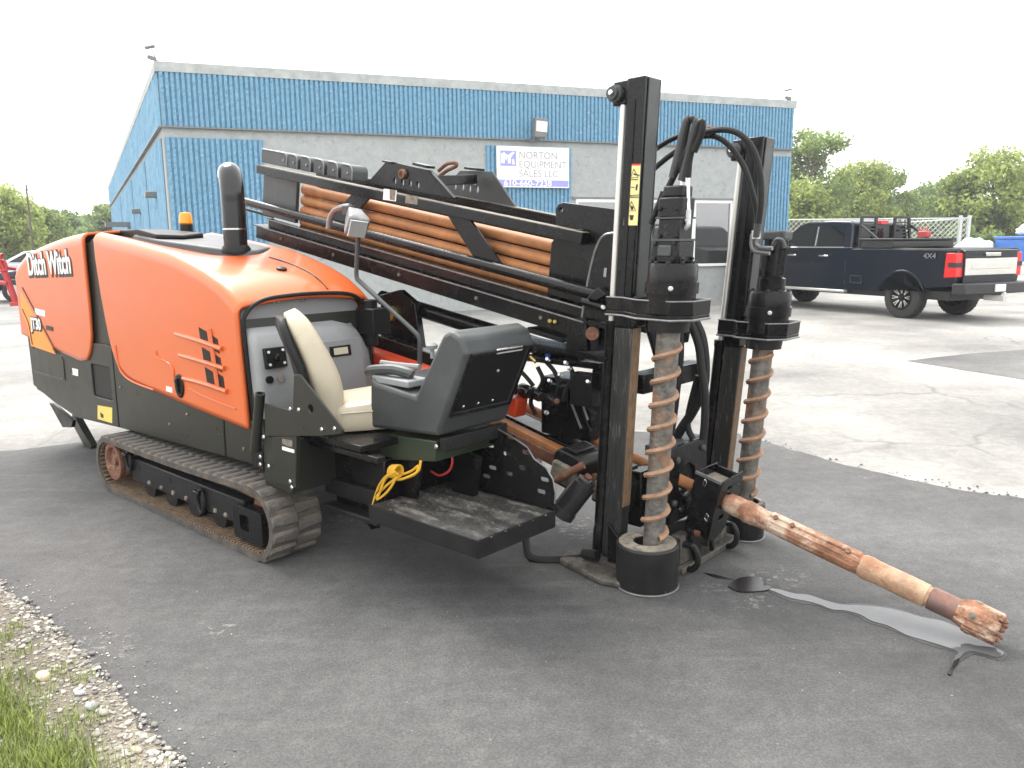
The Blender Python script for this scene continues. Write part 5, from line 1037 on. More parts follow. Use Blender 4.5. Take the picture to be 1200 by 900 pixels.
# ---------------------------------------------------------------- rod rack and thrust rails (10 degree slope)
def dbox(name, a, b_, mat, bevel=0.004, par=None): b = BD10(); b.box(a, b_); return b.build(name, mat, par or dr, bevel=bevel)
rail = dbox('lower_rail', (-3.75, 0.22, -0.085), (-0.26, 0.30, 0.012), 'black')
dbox('rail_flange', (-3.75, 0.20, 0.013), (-0.30, 0.335, 0.021), 'black', 0.002, rail)
dbox('upper_rail', (-3.60, 0.21, 0.022), (-0.52, 0.29, 0.078), 'black', 0.004, rail)
dbox('rail_flange', (-3.60, 0.20, 0.079), (-0.52, 0.31, 0.087), 'black', 0.002, rail)
dbox('far_rail', (-3.75, -0.30, -0.085), (-0.26, -0.22, 0.085), 'black')
for s in (-3.3, -2.2, -1.2): dbox('rail_tie', (s, -0.215, -0.08), (s+0.08, 0.215, -0.02), 'black')
for s in (-3.4, -2.75, -2.05, -1.35, -0.85): 
    p = DX(s, 0.30, -0.035); bolt(p, (0, 1, 0), 0.012, rail, 'dust')
b = BD10(); b.cyl((-3.95, 0.34, 0.175), (-0.36, 0.34, 0.175), 0.031, seg=16); b.cyl((-4.0, 0.34, 0.175), (-3.95, 0.34, 0.175), 0.024, seg=16); b.build('feed_tube', 'black', dr)
b = BD10(); b.cyl((-4.0, 0.25, 0.10), (-3.6, 0.25, 0.10), 0.012, seg=8); b.build('hose_line', 'hose', dr)
for v_, n_ in ((0.335, 0.013), (0.31, 0.079)): dbox('flange_highlight', (-3.6, v_+0.0005, n_), (-0.54, v_+0.003, n_+0.008), 'greyrim', 0.0, rail)  # pale strips: sky highlight on the flange edges, put in as colour
for v_ in (0.265, -0.30): dbox('beam_dust_sheen', (-3.69, v_+0.004, 0.4655), (-0.63, v_+0.076, 0.4675), 'dust', 0.0)  # pale beam tops: dust, with the sky's sheen painted into the tone
rk = dbox('rack_end_plate', (-3.72, 0.24, 0.10), (-3.28, 0.27, 0.44), 'plasticdark')
dbox('rack_end_plate', (-3.74, -0.24, 0.09), (-3.30, -0.21, 0.46), 'black')
dbox('rack_top_beam', (-3.70, 0.265, 0.405), (-0.62, 0.345, 0.465), 'black', 0.004)
dbox('rack_top_beam', (-3.70, -0.30, 0.405), (-0.62, -0.22, 0.465), 'black', 0.004)
dbox('rack_back_panel', (-3.40, -0.205, 0.10), (-0.75, -0.19, 0.42), 'black', 0.0)
dbox('rack_floor', (-3.40, -0.19, 0.060), (-0.75, 0.20, 0.082), 'black', 0.0)
# gate lugs along the rear of the top beam
for k in range(6):
    s = -3.74+k*0.165; b = BD10(); w_ = 0.13 if k else 0.36; s0 = s-(0.0 if k else 0.20)
    b.plate([(s0, 0.47), (s0+w_, 0.47)]+arc(s0+w_-0.045, 0.525, 0.045, 0, 90, 5)+[(s0, 0.57)], 0.02, 0.16, 'uz'); b.build('gate_finger', 'plasticdark', dr, bevel=0.006)
    p = DX(s0+w_-0.05, 0.16, 0.515); bolt(p, (0, 1, 0), 0.011, dr, 'greyrim', 0.006)
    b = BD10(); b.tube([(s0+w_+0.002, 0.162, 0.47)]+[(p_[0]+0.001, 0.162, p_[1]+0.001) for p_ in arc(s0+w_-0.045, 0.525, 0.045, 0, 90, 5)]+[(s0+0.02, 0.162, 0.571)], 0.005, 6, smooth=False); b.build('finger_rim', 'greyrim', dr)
# front end plate of the rack
b = B(); b.plate([(-0.832,1.404),(-0.802,1.680),(-0.772,1.721),(-0.772,1.859),(-0.755,1.885),(-0.720,1.893),(-0.285,1.832),(-0.300,1.308),(-0.486,1.342)], 0.235, 0.262, 'uz', holes=[circ(*(-0.737,1.854), 0.012, 10)]); fe = b.build('rack_end_plate', 'black', dr, bevel=0.004)
b = B(); b.plate([(-0.990,1.872),(-0.972,1.900),(-0.520,1.839),(-0.481,1.277),(-0.682,1.314),(-0.990,1.383)], -0.24, -0.21, 'uz'); b.build('rack_end_plate', 'black', dr, bevel=0.004)
b = B(); b.box((-0.64, 0.27, 1.69), (-0.56, 0.30, 1.75)); b.build('beam_lug', 'black', dr, bevel=0.004)
# two diagonal braces on the rack face
b = B(); b.plate([(-2.449,2.015),(-2.253,1.990),(-2.608,1.767),(-2.822,1.799)], 0.30, 0.318, 'uz'); b.build('diagonal_brace', 'black', dr, bevel=0.003)
b = B(); b.plate([(-1.577,1.878),(-1.391,1.848),(-1.082,1.526),(-1.295,1.551)], 0.30, 0.318, 'uz'); b.build('diagonal_brace', 'black', dr, bevel=0.003)
panel('load_sticker', [(-2.091,2.024),(-1.968,2.008),(-1.979,1.941),(-2.103,1.957)], 'white', 0.3455, 0.3475, dr, 0)
panel('load_sticker_print', [(-2.033,2.016),(-1.976,2.009),(-1.987,1.947),(-2.036,1.954)], 'dust', 0.3475, 0.3490, dr, 0)
panel('load_sticker', [(-1.881,1.979),(-1.771,1.964),(-1.781,1.914),(-1.891,1.928)], 'dust', 0.3455, 0.3475, dr, 0)
# trapezoid lifting plates
hz = [(-2.032,2.070), (-1.959,2.056), (-1.887,2.047), (-1.817,2.033), (-1.981,2.108)]
b = B(); b.plate([(-2.305,2.073),(-2.108,2.194),(-2.075,2.192),(-1.706,2.112),(-1.505,1.945)], 0.29, 0.306, 'uz', holes=[[(q[0]+0.014*math.cos(a), q[1]+0.024*math.sin(a)) for a in [2*math.pi*j/10 for j in range(10)]] for q in hz]); lf = b.build('lifting_plate', 'black', dr, bevel=0.003)
b = B(); c_ = (-1.945,0.306,2.107); b.lathe([(0, 0.030), (1, 0.030), (1, 0.018), (0.6, 0.018)], c_, Vector(c_)+Vector((0, 0.02, 0)), 14); b.build('pin_boss', 'rustdark', lf)
for q0, q1, w_, h_ in (((-1.830,0.300,2.161), (-1.701,0.300,2.132), 0.07, 0.016), ((-2.129,0.300,2.196), (-2.038,0.300,2.180), 0.05, 0.012), ((-1.733,0.285,2.115), (-1.531,0.285,1.946), 0.05, 0.012)): b = B(); b.bar(q0, q1, w_, h_); b.build('plate_flange', 'black', lf, bevel=0.003)
hz = [(-2.057,2.063), (-1.983,2.054), (-1.918,2.040), (-1.847,2.031), (-1.869,2.081)]
b = B(); b.plate([(-2.219,2.025),(-2.004,2.161),(-1.713,2.138),(-1.507,1.904),(-1.849,1.942)], -0.26, -0.244, 'uz', holes=[[(q[0]+0.014*math.cos(a), q[1]+0.026*math.sin(a)) for a in [2*math.pi*j/10 for j in range(10)]] for q in hz]); lf2 = b.build('lifting_plate', 'plasticdark', dr, bevel=0.003)
b = B(); b.bar((-1.939,-0.250,2.174), (-1.813,-0.250,2.155), 0.07, 0.016); b.build('plate_flange', 'black', lf2, bevel=0.003)
b = B(); b.tube([(-1.903,0.050,2.101),(-1.823,0.050,2.134),(-1.745,0.050,2.155),(-1.745,0.050,2.175),(-1.822,0.050,2.175),(-1.902,0.050,2.138)], 0.012, 8); b.build('lifting_eye', 'rustdark', dr)
b = B(); b.bar((-1.790,0.200,2.062), (-1.828,-0.200,2.093), 0.05, 0.06); b.build('cross_link', 'black', dr, bevel=0.004)
# drill rods lying in the rack, nearest column
RLAB = ('topmost', 'second from the top of the', 'third from the top of the', 'lowest visible')
for k, n_ in enumerate((0.345, 0.268, 0.191, 0.114)):
    r = MB(); mid = Vector(DX(-2.0, 0.195, n_)); ax = Vector(DX(-1.0, 0, 0))-Vector(DX(-2.0, 0, 0)); ax = Vector((ax.x, 0, ax.z))
    r.lathe([(0, 0.030), (0.004, 0.038), (0.055, 0.038), (0.075, 0.0335), (0.93, 0.0335), (0.945, 0.038), (0.996, 0.038), (1, 0.030)], Vector((-1.29, 0, 0)), Vector((1.29, 0, 0)), 20)
    o = r.build('drill_rod', 'rod'); o.matrix_world = MW @ Matrix.Translation((mid.x, -mid.y, mid.z)) @ Matrix.Rotation(T10, 4, 'Y') @ Matrix.Rotation(k*1.3, 4, 'X')
    tag(o, ('rusty orange drill rod, topmost in the black rack', 'rusty orange drill rod, second from the top of the black rack', 'rusty orange drill rod, third from the top of the black rack', 'rusty orange drill rod, lowest in the rack behind the feed tube')[k], 'drill rod', 'drill rods in the rack')
# ---------------------------------------------------------------- mechanism below the rack
b = B(); b.cyl((-2.45, 0.10, 1.31), (-0.75, 0.10, 1.04), 0.052, seg=20); b.build('lift_cylinder', 'black', dr)
b = B(); b.plate([(-2.35, 1.02), (-2.05, 0.85), (-1.95, 1.0), (-2.0, 1.30), (-2.15, 1.38), (-2.35, 1.34)], 0.15, 0.20, 'uz'); b.build('pivot_bracket', 'black', dr, bevel=0.006)
b = B(); b.cyl((-2.22, 0.20, 1.22), (-2.22, 0.24, 1.22), 0.05, seg=14); b.build('pivot_pin', 'brass', dr)
b = B(); b.bar((-2.6, 0.30, 1.10), (-1.05, 0.30, 0.86), 0.08, 0.09); b.build('side_beam', 'black', dr, bevel=0.006)
b = B(); b.bar((-2.3, 0.46, 0.93), (-1.35, 0.46, 0.80), 0.12, 0.22); b.build('orange_chassis_beam', 'orange_red', dr, bevel=0.012)
b = B(); b.bar((-1.36, 0.22, 0.79), (-1.06, 0.22, 0.73), 0.10, 0.11); b.build('orange_chassis_beam', 'orange_red', dr, bevel=0.008)
b = B(); b.box((-2.5, -0.2, 0.46), (-1.6, 0.5, 0.62)); b.build('chassis_block', 'black', dr, bevel=0.01)
b = B(); b.box((-2.1, 0.46, 1.13), (-1.93, 0.60, 1.29)); b.cyl((-2.05, 0.53, 1.05), (-2.05, 0.53, 1.34), 0.05, seg=14); b.build('filter_housing', 'darkplastic', dr, bevel=0.008)
b = B(); b.cyl((-2.12, 0.46, 1.24), (-2.07, 0.50, 1.24), 0.035, seg=12); b.build('filter_cap', 'brass', dr)
# thrust frame under the drill string (slope follows the string)
S0, S1 = Vector((0.141, 0.05, 0.388)), Vector((-1.9, 0.05, 0.86))
def SX(s, v, n):
    d = (S0-S1).normalized(); nn = Vector((-d.z, 0, d.x)); p = S0+d*s+nn*n; return (p.x, v, p.z)
def BS(): return MB(xf=SX, flip=True)
b = BS(); b.box((-2.1, -0.02, -0.20), (-0.25, 0.12, -0.075)); b.build('thrust_frame', 'black', dr, bevel=0.006)
b = BS(); b.box((-1.9, 0.13, -0.13), (-0.42, 0.20, -0.085)); b.build('guide_rail', 'rod', dr, bevel=0.004)
b = BS(); b.box((-1.9, 0.215, -0.17), (-0.50, 0.25, -0.10)); b.build('guide_rail', 'rustdark', dr, bevel=0.004)
b = BS(); b.box((-1.9, -0.12, -0.13), (-0.42, -0.05, -0.085)); b.build('guide_rail', 'black', dr, bevel=0.004)
# carriage and valve cluster
CX_ = (
    ('carriage_block', (-0.98, -0.10, 0.58), (-0.62, 0.14, 0.92), 'black'), ('carriage_top', (-1.05, -0.12, 1.01), (-0.50, 0.22, 1.045), 'black'), ('carriage_cover', (-1.02, -0.05, 1.05), (-0.72, 0.16, 1.085), 'black'),
    ('valve_block', (-0.70, 0.15, 0.80), (-0.55, 0.23, 0.98), 'darkplastic'), ('valve_block', (-0.86, 0.15, 0.72), (-0.73, 0.21, 0.90), 'black'), ('manifold', (-0.60, -0.02, 0.88), (-0.45, 0.16, 1.0), 'blackwear'))
for nm, a, c_, m_ in CX_: b = B(); b.box(a, c_); b.build(nm, m_, dr, bevel=0.008)
for (x, y, v, r_, h_, m_) in ((620, 470, 0.20, 0.035, 0.05, 'black'), (640, 464, 0.20, 0.035, 0.06, 'black'), (652, 470, 0.20, 0.03, 0.07, 'blackwear'), (630, 455, 0.20, 0.02, 0.05, 'black')): pass
for q, r_ in (((-1.015,0.190,0.824), 0.040), ((-0.916,0.200,0.817), 0.036), ((-0.799,0.220,0.805), 0.030)):
    b = B(); b.lathe([(0, r_), (0.6, r_), (0.7, r_*0.8), (1, r_*0.75)], Vector(q)+Vector((-0.10, -0.04, 0.0)), Vector(q)+Vector((0.03, 0.03, 0)), 16); b.build('hydraulic_motor', 'black', dr)
bolt((-0.761,0.260,0.816), (0.3, 1, 0), 0.016, dr, 'rustdark')
for q in ((-0.839,0.240,1.036), (-0.712,0.240,1.029), (-0.753,0.240,0.958), (-0.688,0.240,1.003), (-0.826,0.240,0.917), (-0.851,0.240,0.732), (-0.560,0.240,0.941)):
    b = B(); b.lathe([(0, 0.012), (0.4, 0.014), (0.5, 0.009), (1, 0.009)], q, Vector(q)+Vector((0.012, 0.03, 0.012)), 8); b.build('hose_fitting', 'steel', dr)
b = B(); b.cyl((-0.861,0.220,1.032), (-0.861,0.220,1.066), 0.016, seg=10); b.build('blue_cap', 'bluecap', dr)
b = B(); b.cyl((-0.988,0.220,1.040), (-0.949,0.220,1.014), 0.012, seg=10); b.build('yellow_cap', 'brass', dr)
for pts in ([(-0.890,0.200,1.017),(-0.828,0.200,0.965),(-0.797,0.200,0.890),(-0.840,0.200,0.797),(-0.891,0.200,0.730)], [(-0.703,0.220,1.009),(-0.679,0.220,0.954),(-0.727,0.220,0.886),(-0.751,0.220,0.811)], [(-0.970,0.180,0.977),(-0.932,0.180,0.907),(-0.971,0.180,0.837),(-1.024,0.180,0.770),(-0.985,0.180,0.694)], [(-0.589,0.200,0.923),(-0.635,0.200,0.861),(-0.588,0.200,0.791),(-0.530,0.200,0.760)], [(-1.196,0.150,0.978),(-1.095,0.150,0.911),(-1.029,0.150,0.857)]):
    b = B(); b.tube(pts, 0.013, 8); b.build('hydraulic_hose', 'hose', dr)
b = B(); b.plate([(-0.798,0.835),(-0.725,0.893),(-0.616,0.649),(-0.628,0.594),(-0.829,0.582)], 0.13, 0.15, 'uz'); b.build('gusset', 'black', dr, bevel=0.004)
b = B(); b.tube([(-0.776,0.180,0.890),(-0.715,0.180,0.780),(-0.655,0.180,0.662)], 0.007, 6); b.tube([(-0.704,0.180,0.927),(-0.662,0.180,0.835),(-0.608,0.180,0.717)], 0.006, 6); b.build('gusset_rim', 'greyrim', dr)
# rail front cradle with roller
b = B(); b.plate([(-0.635,1.292),(-0.522,1.298),(-0.510,1.120),(-0.657,1.117)], 0.285, 0.325, 'uz'); b.build('cradle_post', 'black', dr, bevel=0.006)
b = B(); b.plate([(-0.522,1.289),(-0.446,1.276),(-0.455,1.125),(-0.499,1.121)], 0.20, 0.31, 'uz'); b.build('cradle_post', 'blackwear', dr, bevel=0.006)
b = B(); b.cyl((-0.489,0.310,1.216), (-0.463,0.345,1.221), 0.035, seg=16); b.build('cradle_roller', 'rustdark', dr)
b = B(); b.bar((-1.052,0.220,1.133), (-0.410,0.220,1.083), 0.16, 0.03); b.build('cradle_shelf', 'black', dr, bevel=0.004)
b = B(); b.bar((-0.985,0.200,1.200), (-0.720,0.200,1.157), 0.12, 0.03); b.build('shelf_pad', 'darkplastic', dr, bevel=0.006)
b = B(); b.bar((-0.669,0.250,1.100), (-0.378,0.250,1.062), 0.07, 0.02); b.build('cradle_step', 'dust', dr, bevel=0.004)
for q in ((-0.773,0.305,1.265), (-0.738,0.305,1.263)): bolt(q, (0, 1, 0), 0.013, dr, 'brass')
# curved guard plate beside the mast
gpl = [(-0.529,1.302),(-0.498,1.465),(-0.466,1.590),(-0.441,1.658),(-0.410,1.705),(-0.369,1.725),(-0.282,1.728),(-0.305,1.289)]
b = B(); b.plate(gpl, 0.335, 0.345, 'uz'); gd = b.build('guard_plate', 'black', dr, bevel=0.002)
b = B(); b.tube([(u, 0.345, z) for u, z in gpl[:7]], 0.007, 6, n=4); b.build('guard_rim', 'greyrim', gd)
panel('print_mark', [(-0.391,1.557),(-0.375,1.557),(-0.380,1.511),(-0.396,1.514)], 'greyink', 0.3455, 0.347, gd, 0)
panel('print_mark', [(-0.339,1.541),(-0.324,1.541),(-0.328,1.499),(-0.343,1.503)], 'greyink', 0.3455, 0.347, gd, 0)
b = B(); b.cyl((-0.506,0.370,1.387), (-0.377,0.370,1.363), 0.022, seg=14); cy = b.build('tilt_cylinder', 'black', dr)
bolt((-0.366,0.385,1.364), (0.6, 0.8, 0), 0.014, cy)
b = B(); b.plate([(-0.465,1.405),(-0.391,1.464),(-0.338,1.428),(-0.401,1.395)], 0.35, 0.40, 'uz'); b.build('tilt_bracket', 'darkplastic', dr, bevel=0.006)
# ---------------------------------------------------------------- vise blocks and hoist cylinder near the foot deck
for k, (s, v0, v1) in enumerate(((-0.86, 0.14, 0.36), (-0.58, 0.12, 0.34))):
    b = BS(); b.plate([(s, -0.20), (s+0.20, -0.20), (s+0.20, -0.03), (s+0.16, 0.0), (s+0.02, 0.0), (s, -0.03)], v0, v1, 'uz'); vb = b.build('vise_block', 'blackwear', dr, bevel=0.010)
    b = BS(); b.box((s+0.05, v0+0.03, 0.0), (s+0.13, v1-0.02, 0.022)); b.build('jaw_rib', 'blackwear', vb, bevel=0.006)
    b = BS(); b.box((s+0.02, v1-0.01, -0.17), (s+0.18, v1+0.03, -0.06)); b.build('jaw_face', 'dust', vb, bevel=0.008)
b = B(); b.cyl((-0.638,0.420,0.424), (-0.500,0.360,0.518), 0.022, seg=12); b.build('vise_rod', 'rustdark', dr)
b = B(); b.lathe([(0, 0.052), (0.04, 0.070), (0.2, 0.070), (0.21, 0.064), (0.9, 0.064), (0.92, 0.05), (1, 0.05)], (-0.518,0.540,0.281), (-0.403,0.460,0.475), 22); b.build('vise_cylinder', pm('gloss_black', (0.02, 0.02, 0.021), 0.18, var=0.1), dr)
b = B(); b.cyl((-0.444,0.420,0.458), (-0.422,0.420,0.485), 0.02, seg=10); b.build('cylinder_gland', 'rustdark', dr)
b = B(); b.tube([(-0.75, 0.55, 0.10), (-0.66, 0.60, 0.03), (-0.52, 0.50, 0.025), (-0.42, 0.40, 0.05), (-0.36, 0.30, 0.12)], 0.022, 8); b.build('ground_hose', 'hose', dr)

# ---------------------------------------------------------------- stake-down masts
LEAN = math.tan(R(3.0))
def mast(u0, v0, ztop, zsl, zsleeve, main, ax_u, ax_v, LEAN):
    """u0/v0: near rear corner at the ground; the inner slide stops at zsl, the sleeve with the auger drive starts there"""
    def X(u, v, z): return (u0+u+z*LEAN, v0+v, z)
    def Bm(): return MB(xf=X, flip=True)
    W, Dp = 0.098, 0.145
    b = Bm(); b.box((0, -Dp, zsl-0.05), (W, 0, ztop)); m = b.build('mast', 'black', dr, bevel=0.006)
    b = Bm(); b.plate([(0.03, -0.02), (0.055, -0.02), (0.055, 0.004), (0.03, 0.004)], zsl, ztop-0.1, 'uv'); b.build('mast_groove', 'darkplastic', m)
    b = Bm(); b.box((W-0.001, -Dp+0.03, zsl), (W+0.008, -0.028, ztop-0.006)); b.build('wear_strip', 'plasticdark', m, bevel=0.003)
    b = Bm(); b.box((0.004, -0.080, 0.06), (W+0.012, -0.006, zsl-0.051)); sl_ = b.build('inner_slide', 'wornsteel', m, bevel=0.004)
    b = Bm(); b.box((W+0.0125, -0.078, 0.35), (W+0.015, -0.010, zsl-0.052)); b.build('slide_face', 'rustface', sl_)
    # cylinder on the rear face
    b = Bm(); b.cyl((-0.030, -0.03, zsl-0.02), (-0.030, -0.03, ztop-0.10), 0.018, seg=12); b.build('cylinder_rod', 'satin', m)
    b = Bm(); b.lathe([(0, 0.036), (0.1, 0.036), (0.11, 0.032), (0.96, 0.032), (0.97, 0.036), (1, 0.036)], (-0.034, -0.035, 0.07), (-0.034, -0.035, zsl-0.02), 18); b.build('cylinder_barrel', 'black', m)
    b = Bm(); b.box((-0.085, -0.075, ztop-0.115), (-0.001, -0.01, ztop-0.005)); b.build('cap_block', 'black', m, bevel=0.008)
    b = Bm(); b.lathe([(0, 0.040), (0.5, 0.040), (0.55, 0.030), (1, 0.030)], (-0.062, -0.012, ztop-0.062), (-0.062, 0.035, ztop-0.062), 16); b.build('cap_pin', 'plasticdark', m)
    bolt(X(-0.062, 0.035, ztop-0.062), (0, 1, 0), 0.014, m)
    # bracket tray carrying the auger drive
    tray = [(-0.03, -0.02), (-0.03, 0.028), (0.07, 0.032), (ax_u-0.13, ax_v+0.085), (ax_u+0.06, ax_v+0.105), (ax_u+0.135, ax_v+0.03), (ax_u+0.135, ax_v-0.13), (ax_u-0.02, ax_v-0.17), (0.10, -0.16), (0.10, -0.02)]
    inner = [(-0.018, -0.008), (-0.018, 0.016), (0.072, 0.020), (ax_u-0.128, ax_v+0.073), (ax_u+0.055, ax_v+0.092), (ax_u+0.123, ax_v+0.025), (ax_u+0.123, ax_v-0.12), (ax_u-0.02, ax_v-0.158), (0.112, -0.148), (0.112, -0.008)]
    b = Bm(); b.plate(tray, zsleeve, zsleeve+0.022, 'uv'); tr2 = b.build('drive_bracket', 'black', m, bevel=0.004)
    b = Bm(); b.plate(tray, zsleeve+0.0225, zsleeve+0.085, 'uv', holes=[inner]); b.build('bracket_rim', 'black', m, bevel=0.003)
    b = Bm(); b.tube([(u, v, zsleeve+0.0) for u, v in tray], 0.006, 6, smooth=False, closed=True); b.build('bracket_weld', 'greyrim', m)
    b = Bm(); b.tube([(u, v, zsleeve+0.086) for u, v in tray], 0.004, 6, smooth=False, closed=True); b.build('bracket_edge', 'greyrim', m)
    A = lambda z: (ax_u, ax_v, z)
    b = Bm(); b.lathe([(0, 0.112), (0.38, 0.112), (0.39, 0.122), (0.62, 0.122), (0.63, 0.114), (0.93, 0.114), (1, 0.105)], A(zsleeve+0.03), A(zsleeve+0.255), 28); gx = b.build('planetary_gearbox', 'black', m)
    for k in range(10):
        a = 2*math.pi*k/10; p = X(ax_u+0.10*math.cos(a), ax_v+0.10*math.sin(a), zsleeve+0.253); bolt(p, (0, 0, 1), 0.011, gx, 'blackwear', 0.012)
    bolt(X(ax_u+0.06, ax_v+0.108, zsleeve+0.145), (0.4, 1, 0), 0.012, gx, 'galv')
    mz = zsleeve+0.255
    if main:
        b = Bm(); b.box((ax_u-0.075, ax_v-0.065, mz), (ax_u+0.065, ax_v+0.075, mz+0.10)); b.box((ax_u-0.055, ax_v-0.055, mz+0.10), (ax_u+0.055, ax_v+0.065, mz+0.20)); b.plate(rrect(ax_u-0.065, ax_v-0.06, ax_u+0.06, ax_v+0.07, 0.02), mz+0.20, mz+0.29, 'uv'); b.plate(rrect(ax_u-0.05, ax_v-0.05, ax_u+0.05, ax_v+0.06, 0.02), mz+0.29, mz+0.34, 'uv'); mo_ = b.build('hydraulic_motor', 'blackwear', m, bevel=0.008)
        b = Bm(); b.box((ax_u-0.077, ax_v-0.067, mz+0.098), (ax_u+0.067, ax_v+0.077, mz+0.108)); b.box((ax_u-0.067, ax_v-0.062, mz+0.196), (ax_u+0.062, ax_v+0.072, mz+0.204)); b.build('motor_seam', 'plasticdark', mo_)
        b = Bm(); b.box((ax_u-0.04, ax_v+0.068, mz+0.03), (ax_u+0.03, ax_v+0.082, mz+0.08)); b.build('motor_port', 'plasticdark', mo_, bevel=0.006)
        for du, dv, dz in ((-0.055, 0.078, 0.02), (0.045, 0.078, 0.02), (-0.055, 0.078, 0.088), (0.045, 0.078, 0.088), (0.07, 0.05, 0.02), (0.07, -0.04, 0.02), (-0.04, 0.068, 0.12), (0.04, 0.068, 0.12), (-0.045, 0.073, 0.24), (0.04, 0.073, 0.24)): bolt(X(ax_u+du, ax_v+dv-0.003, mz+dz), (0.2, 1, 0), 0.010, mo_, 'blackwear', 0.012)
    else:
        b = Bm(); b.lathe([(0, 0.072), (0.24, 0.072), (0.26, 0.056), (0.8, 0.056), (0.82, 0.062), (1, 0.06)], A(mz), A(mz+0.27), 20); mo_ = b.build('hydraulic_motor', 'black', m)
        b = Bm(); b.box((ax_u-0.055, ax_v-0.05, mz+0.265), (ax_u+0.065, ax_v+0.06, mz+0.315)); b.build('motor_head', 'plasticdark', mo_, bevel=0.01)
        b = Bm()
        for k in range(6): a = 2*math.pi*k/6; b.cyl((ax_u+0.056*math.cos(a), ax_v+0.056*math.sin(a), mz+0.08), (ax_u+0.056*math.cos(a), ax_v+0.056*math.sin(a), mz+0.26), 0.009, seg=8)
        b.build('motor_studs', 'blackwear', mo_)
    b = Bm(); b.lathe([(0, 0.094), (0.8, 0.098), (1, 0.098)], A(zsleeve-0.058), A(zsleeve-0.001), 24); b.build('auger_collar', 'blackwear', m)
    # stake auger with helical flight
    zb = 0.02; b = Bm(); b.lathe([(0, 0.050), (1, 0.055)], A(zb), A(zsleeve-0.055), 22); au = b.build('stake_auger', 'auger', m)
    b = Bm(); z = 0.27; pts = []; pitch = 0.114
    rows = []
    n = int((zsleeve-0.085-z)/pitch*28)
    for i in range(n+1):
        a = -2*math.pi*i/28+0.6; zz = z+pitch*i/28; c, s = math.cos(a), math.sin(a)
        rows.append([(ax_u+rr*c, ax_v+rr*s, zz+dz) for rr, dz in ((0.050, -0.014), (0.066, -0.012), (0.072, 0.0), (0.066, 0.012), (0.050, 0.014))])
    b.grid(rows); b.build('flight', 'flight', au, recalc=False)
    return X
X1 = mast(-0.358, 0.405, 2.435, 1.32, 1.335, True, 0.335, 0.035, LEAN)
X2 = mast(-0.235, -0.46, 2.225, 1.15, 1.165, False, 0.236, -0.01, math.tan(R(4.7)))
# warning stickers on the near face of the first mast
def mst(name, pts, mat, v0, v1): b = B(); b.plate(pts, v0, v1, 'uz'); return b.build(name, mat, dr, smooth=0)
mst('warning_sticker', [(-0.219,2.048),(-0.148,2.043),(-0.154,1.904),(-0.226,1.903)], 'paleyellow', 0.4055, 0.4075); mst('warning_sticker', [(-0.226,1.899),(-0.154,1.900),(-0.160,1.762),(-0.238,1.764)], 'paleyellow', 0.4055, 0.4075)
mst('sticker_header', [(-0.219,2.048),(-0.148,2.043),(-0.147,2.035),(-0.219,2.040)], 'redprint', 0.4076, 0.4085); mst('sticker_header', [(-0.226,1.899),(-0.154,1.896),(-0.153,1.888),(-0.225,1.891)], 'dust', 0.4076, 0.4085)
for tri in ([(-0.183,0.409,2.022),(-0.201,0.408,1.984),(-0.158,0.409,1.982)], [(-0.194,0.409,1.874),(-0.217,0.409,1.831),(-0.169,0.408,1.830)]):
    b = B(); b.tube(tri, 0.0022, 5, smooth=False, closed=True); b.build('warning_triangle', 'ink', dr)
for q in ([(-0.184,2.003),(-0.151,1.993),(-0.151,1.989),(-0.184,1.995)], [(-0.169,1.951),(-0.160,1.951),(-0.164,1.924),(-0.173,1.924)], [(-0.208,1.977),(-0.160,1.974),(-0.160,1.970),(-0.208,1.973)], [(-0.201,1.855),(-0.181,1.850),(-0.186,1.834),(-0.195,1.835)], [(-0.204,1.811),(-0.180,1.810),(-0.185,1.787),(-0.199,1.787)], [(-0.197,1.941),(-0.178,1.940),(-0.178,1.936),(-0.197,1.937)]): mst('warning_print', q, 'ink', 0.4076, 0.4090)

# ---------------------------------------------------------------- anchor base
BU, BV = -0.035, 0.455
b = B(); b.plate([(-0.52, 0.54), (-0.56, 0.42), (-0.50, 0.28), (-0.30, 0.20), (0.03, 0.20), (0.03, 0.42), (-0.02, 0.58), (-0.14, 0.60), (-0.2, 0.62)], 0.014, 0.045, 'uv'); b.build('skid_plate', 'dustdark', dr, bevel=0.008)
def bucket(name, u, v, r, h, hole):
    b = B(); b.lathe([(0, r-0.004), (0.04, r), (0.96, r), (1.0, r-0.006), (1.0, hole), (0.5, hole), (0.5, 0.002)], (u, v, 0.013), (u, v, h), 40, cap=False); o = b.build('anchor_drum', 'bucket', dr, smooth=30)
    b = B(); b.lathe([(0, r-0.012), (1, r-0.014), (1, hole+0.004), (0, hole+0.004)], (u, v, h-0.002), (u, v, h+0.004), 40, cap=False); b.build('drum_lid', 'dust', o)
    b = B(); b.tube([(u+(r+0.001)*math.cos(a), v+(r+0.001)*math.sin(a), 0.018) for a in [2*math.pi*k/40 for k in range(40)]], 0.005, 6, smooth=False, closed=True); b.build('drum_rim', 'greyrim', o); return o
bucket('a', BU, BV, 0.153, 0.235, 0.066)
bucket('b', X2(0.236, 0, 0.1)[0]+0.02, -0.475, 0.105, 0.222, 0.07)
b = B(); b.plate([(-0.30, 0.05), (-0.20, 0.05), (-0.20, 0.16), (-0.30, 0.26)], 0.405, 0.42, 'uz'); b.build('mast_gusset', 'black', dr, bevel=0.004)
b = B(); b.cyl((-0.42, 0.46, 0.075), (-0.33, 0.46, 0.085), 0.028, seg=12); b.build('base_pin', 'blackwear', dr)
b = B(); b.plate([(-0.05, 0.25), (-0.05, -0.36), (0.05, -0.36), (0.05, 0.25)], 0.014, 0.05, 'uv'); b.build('base_bar', 'dustdark', dr, bevel=0.006)
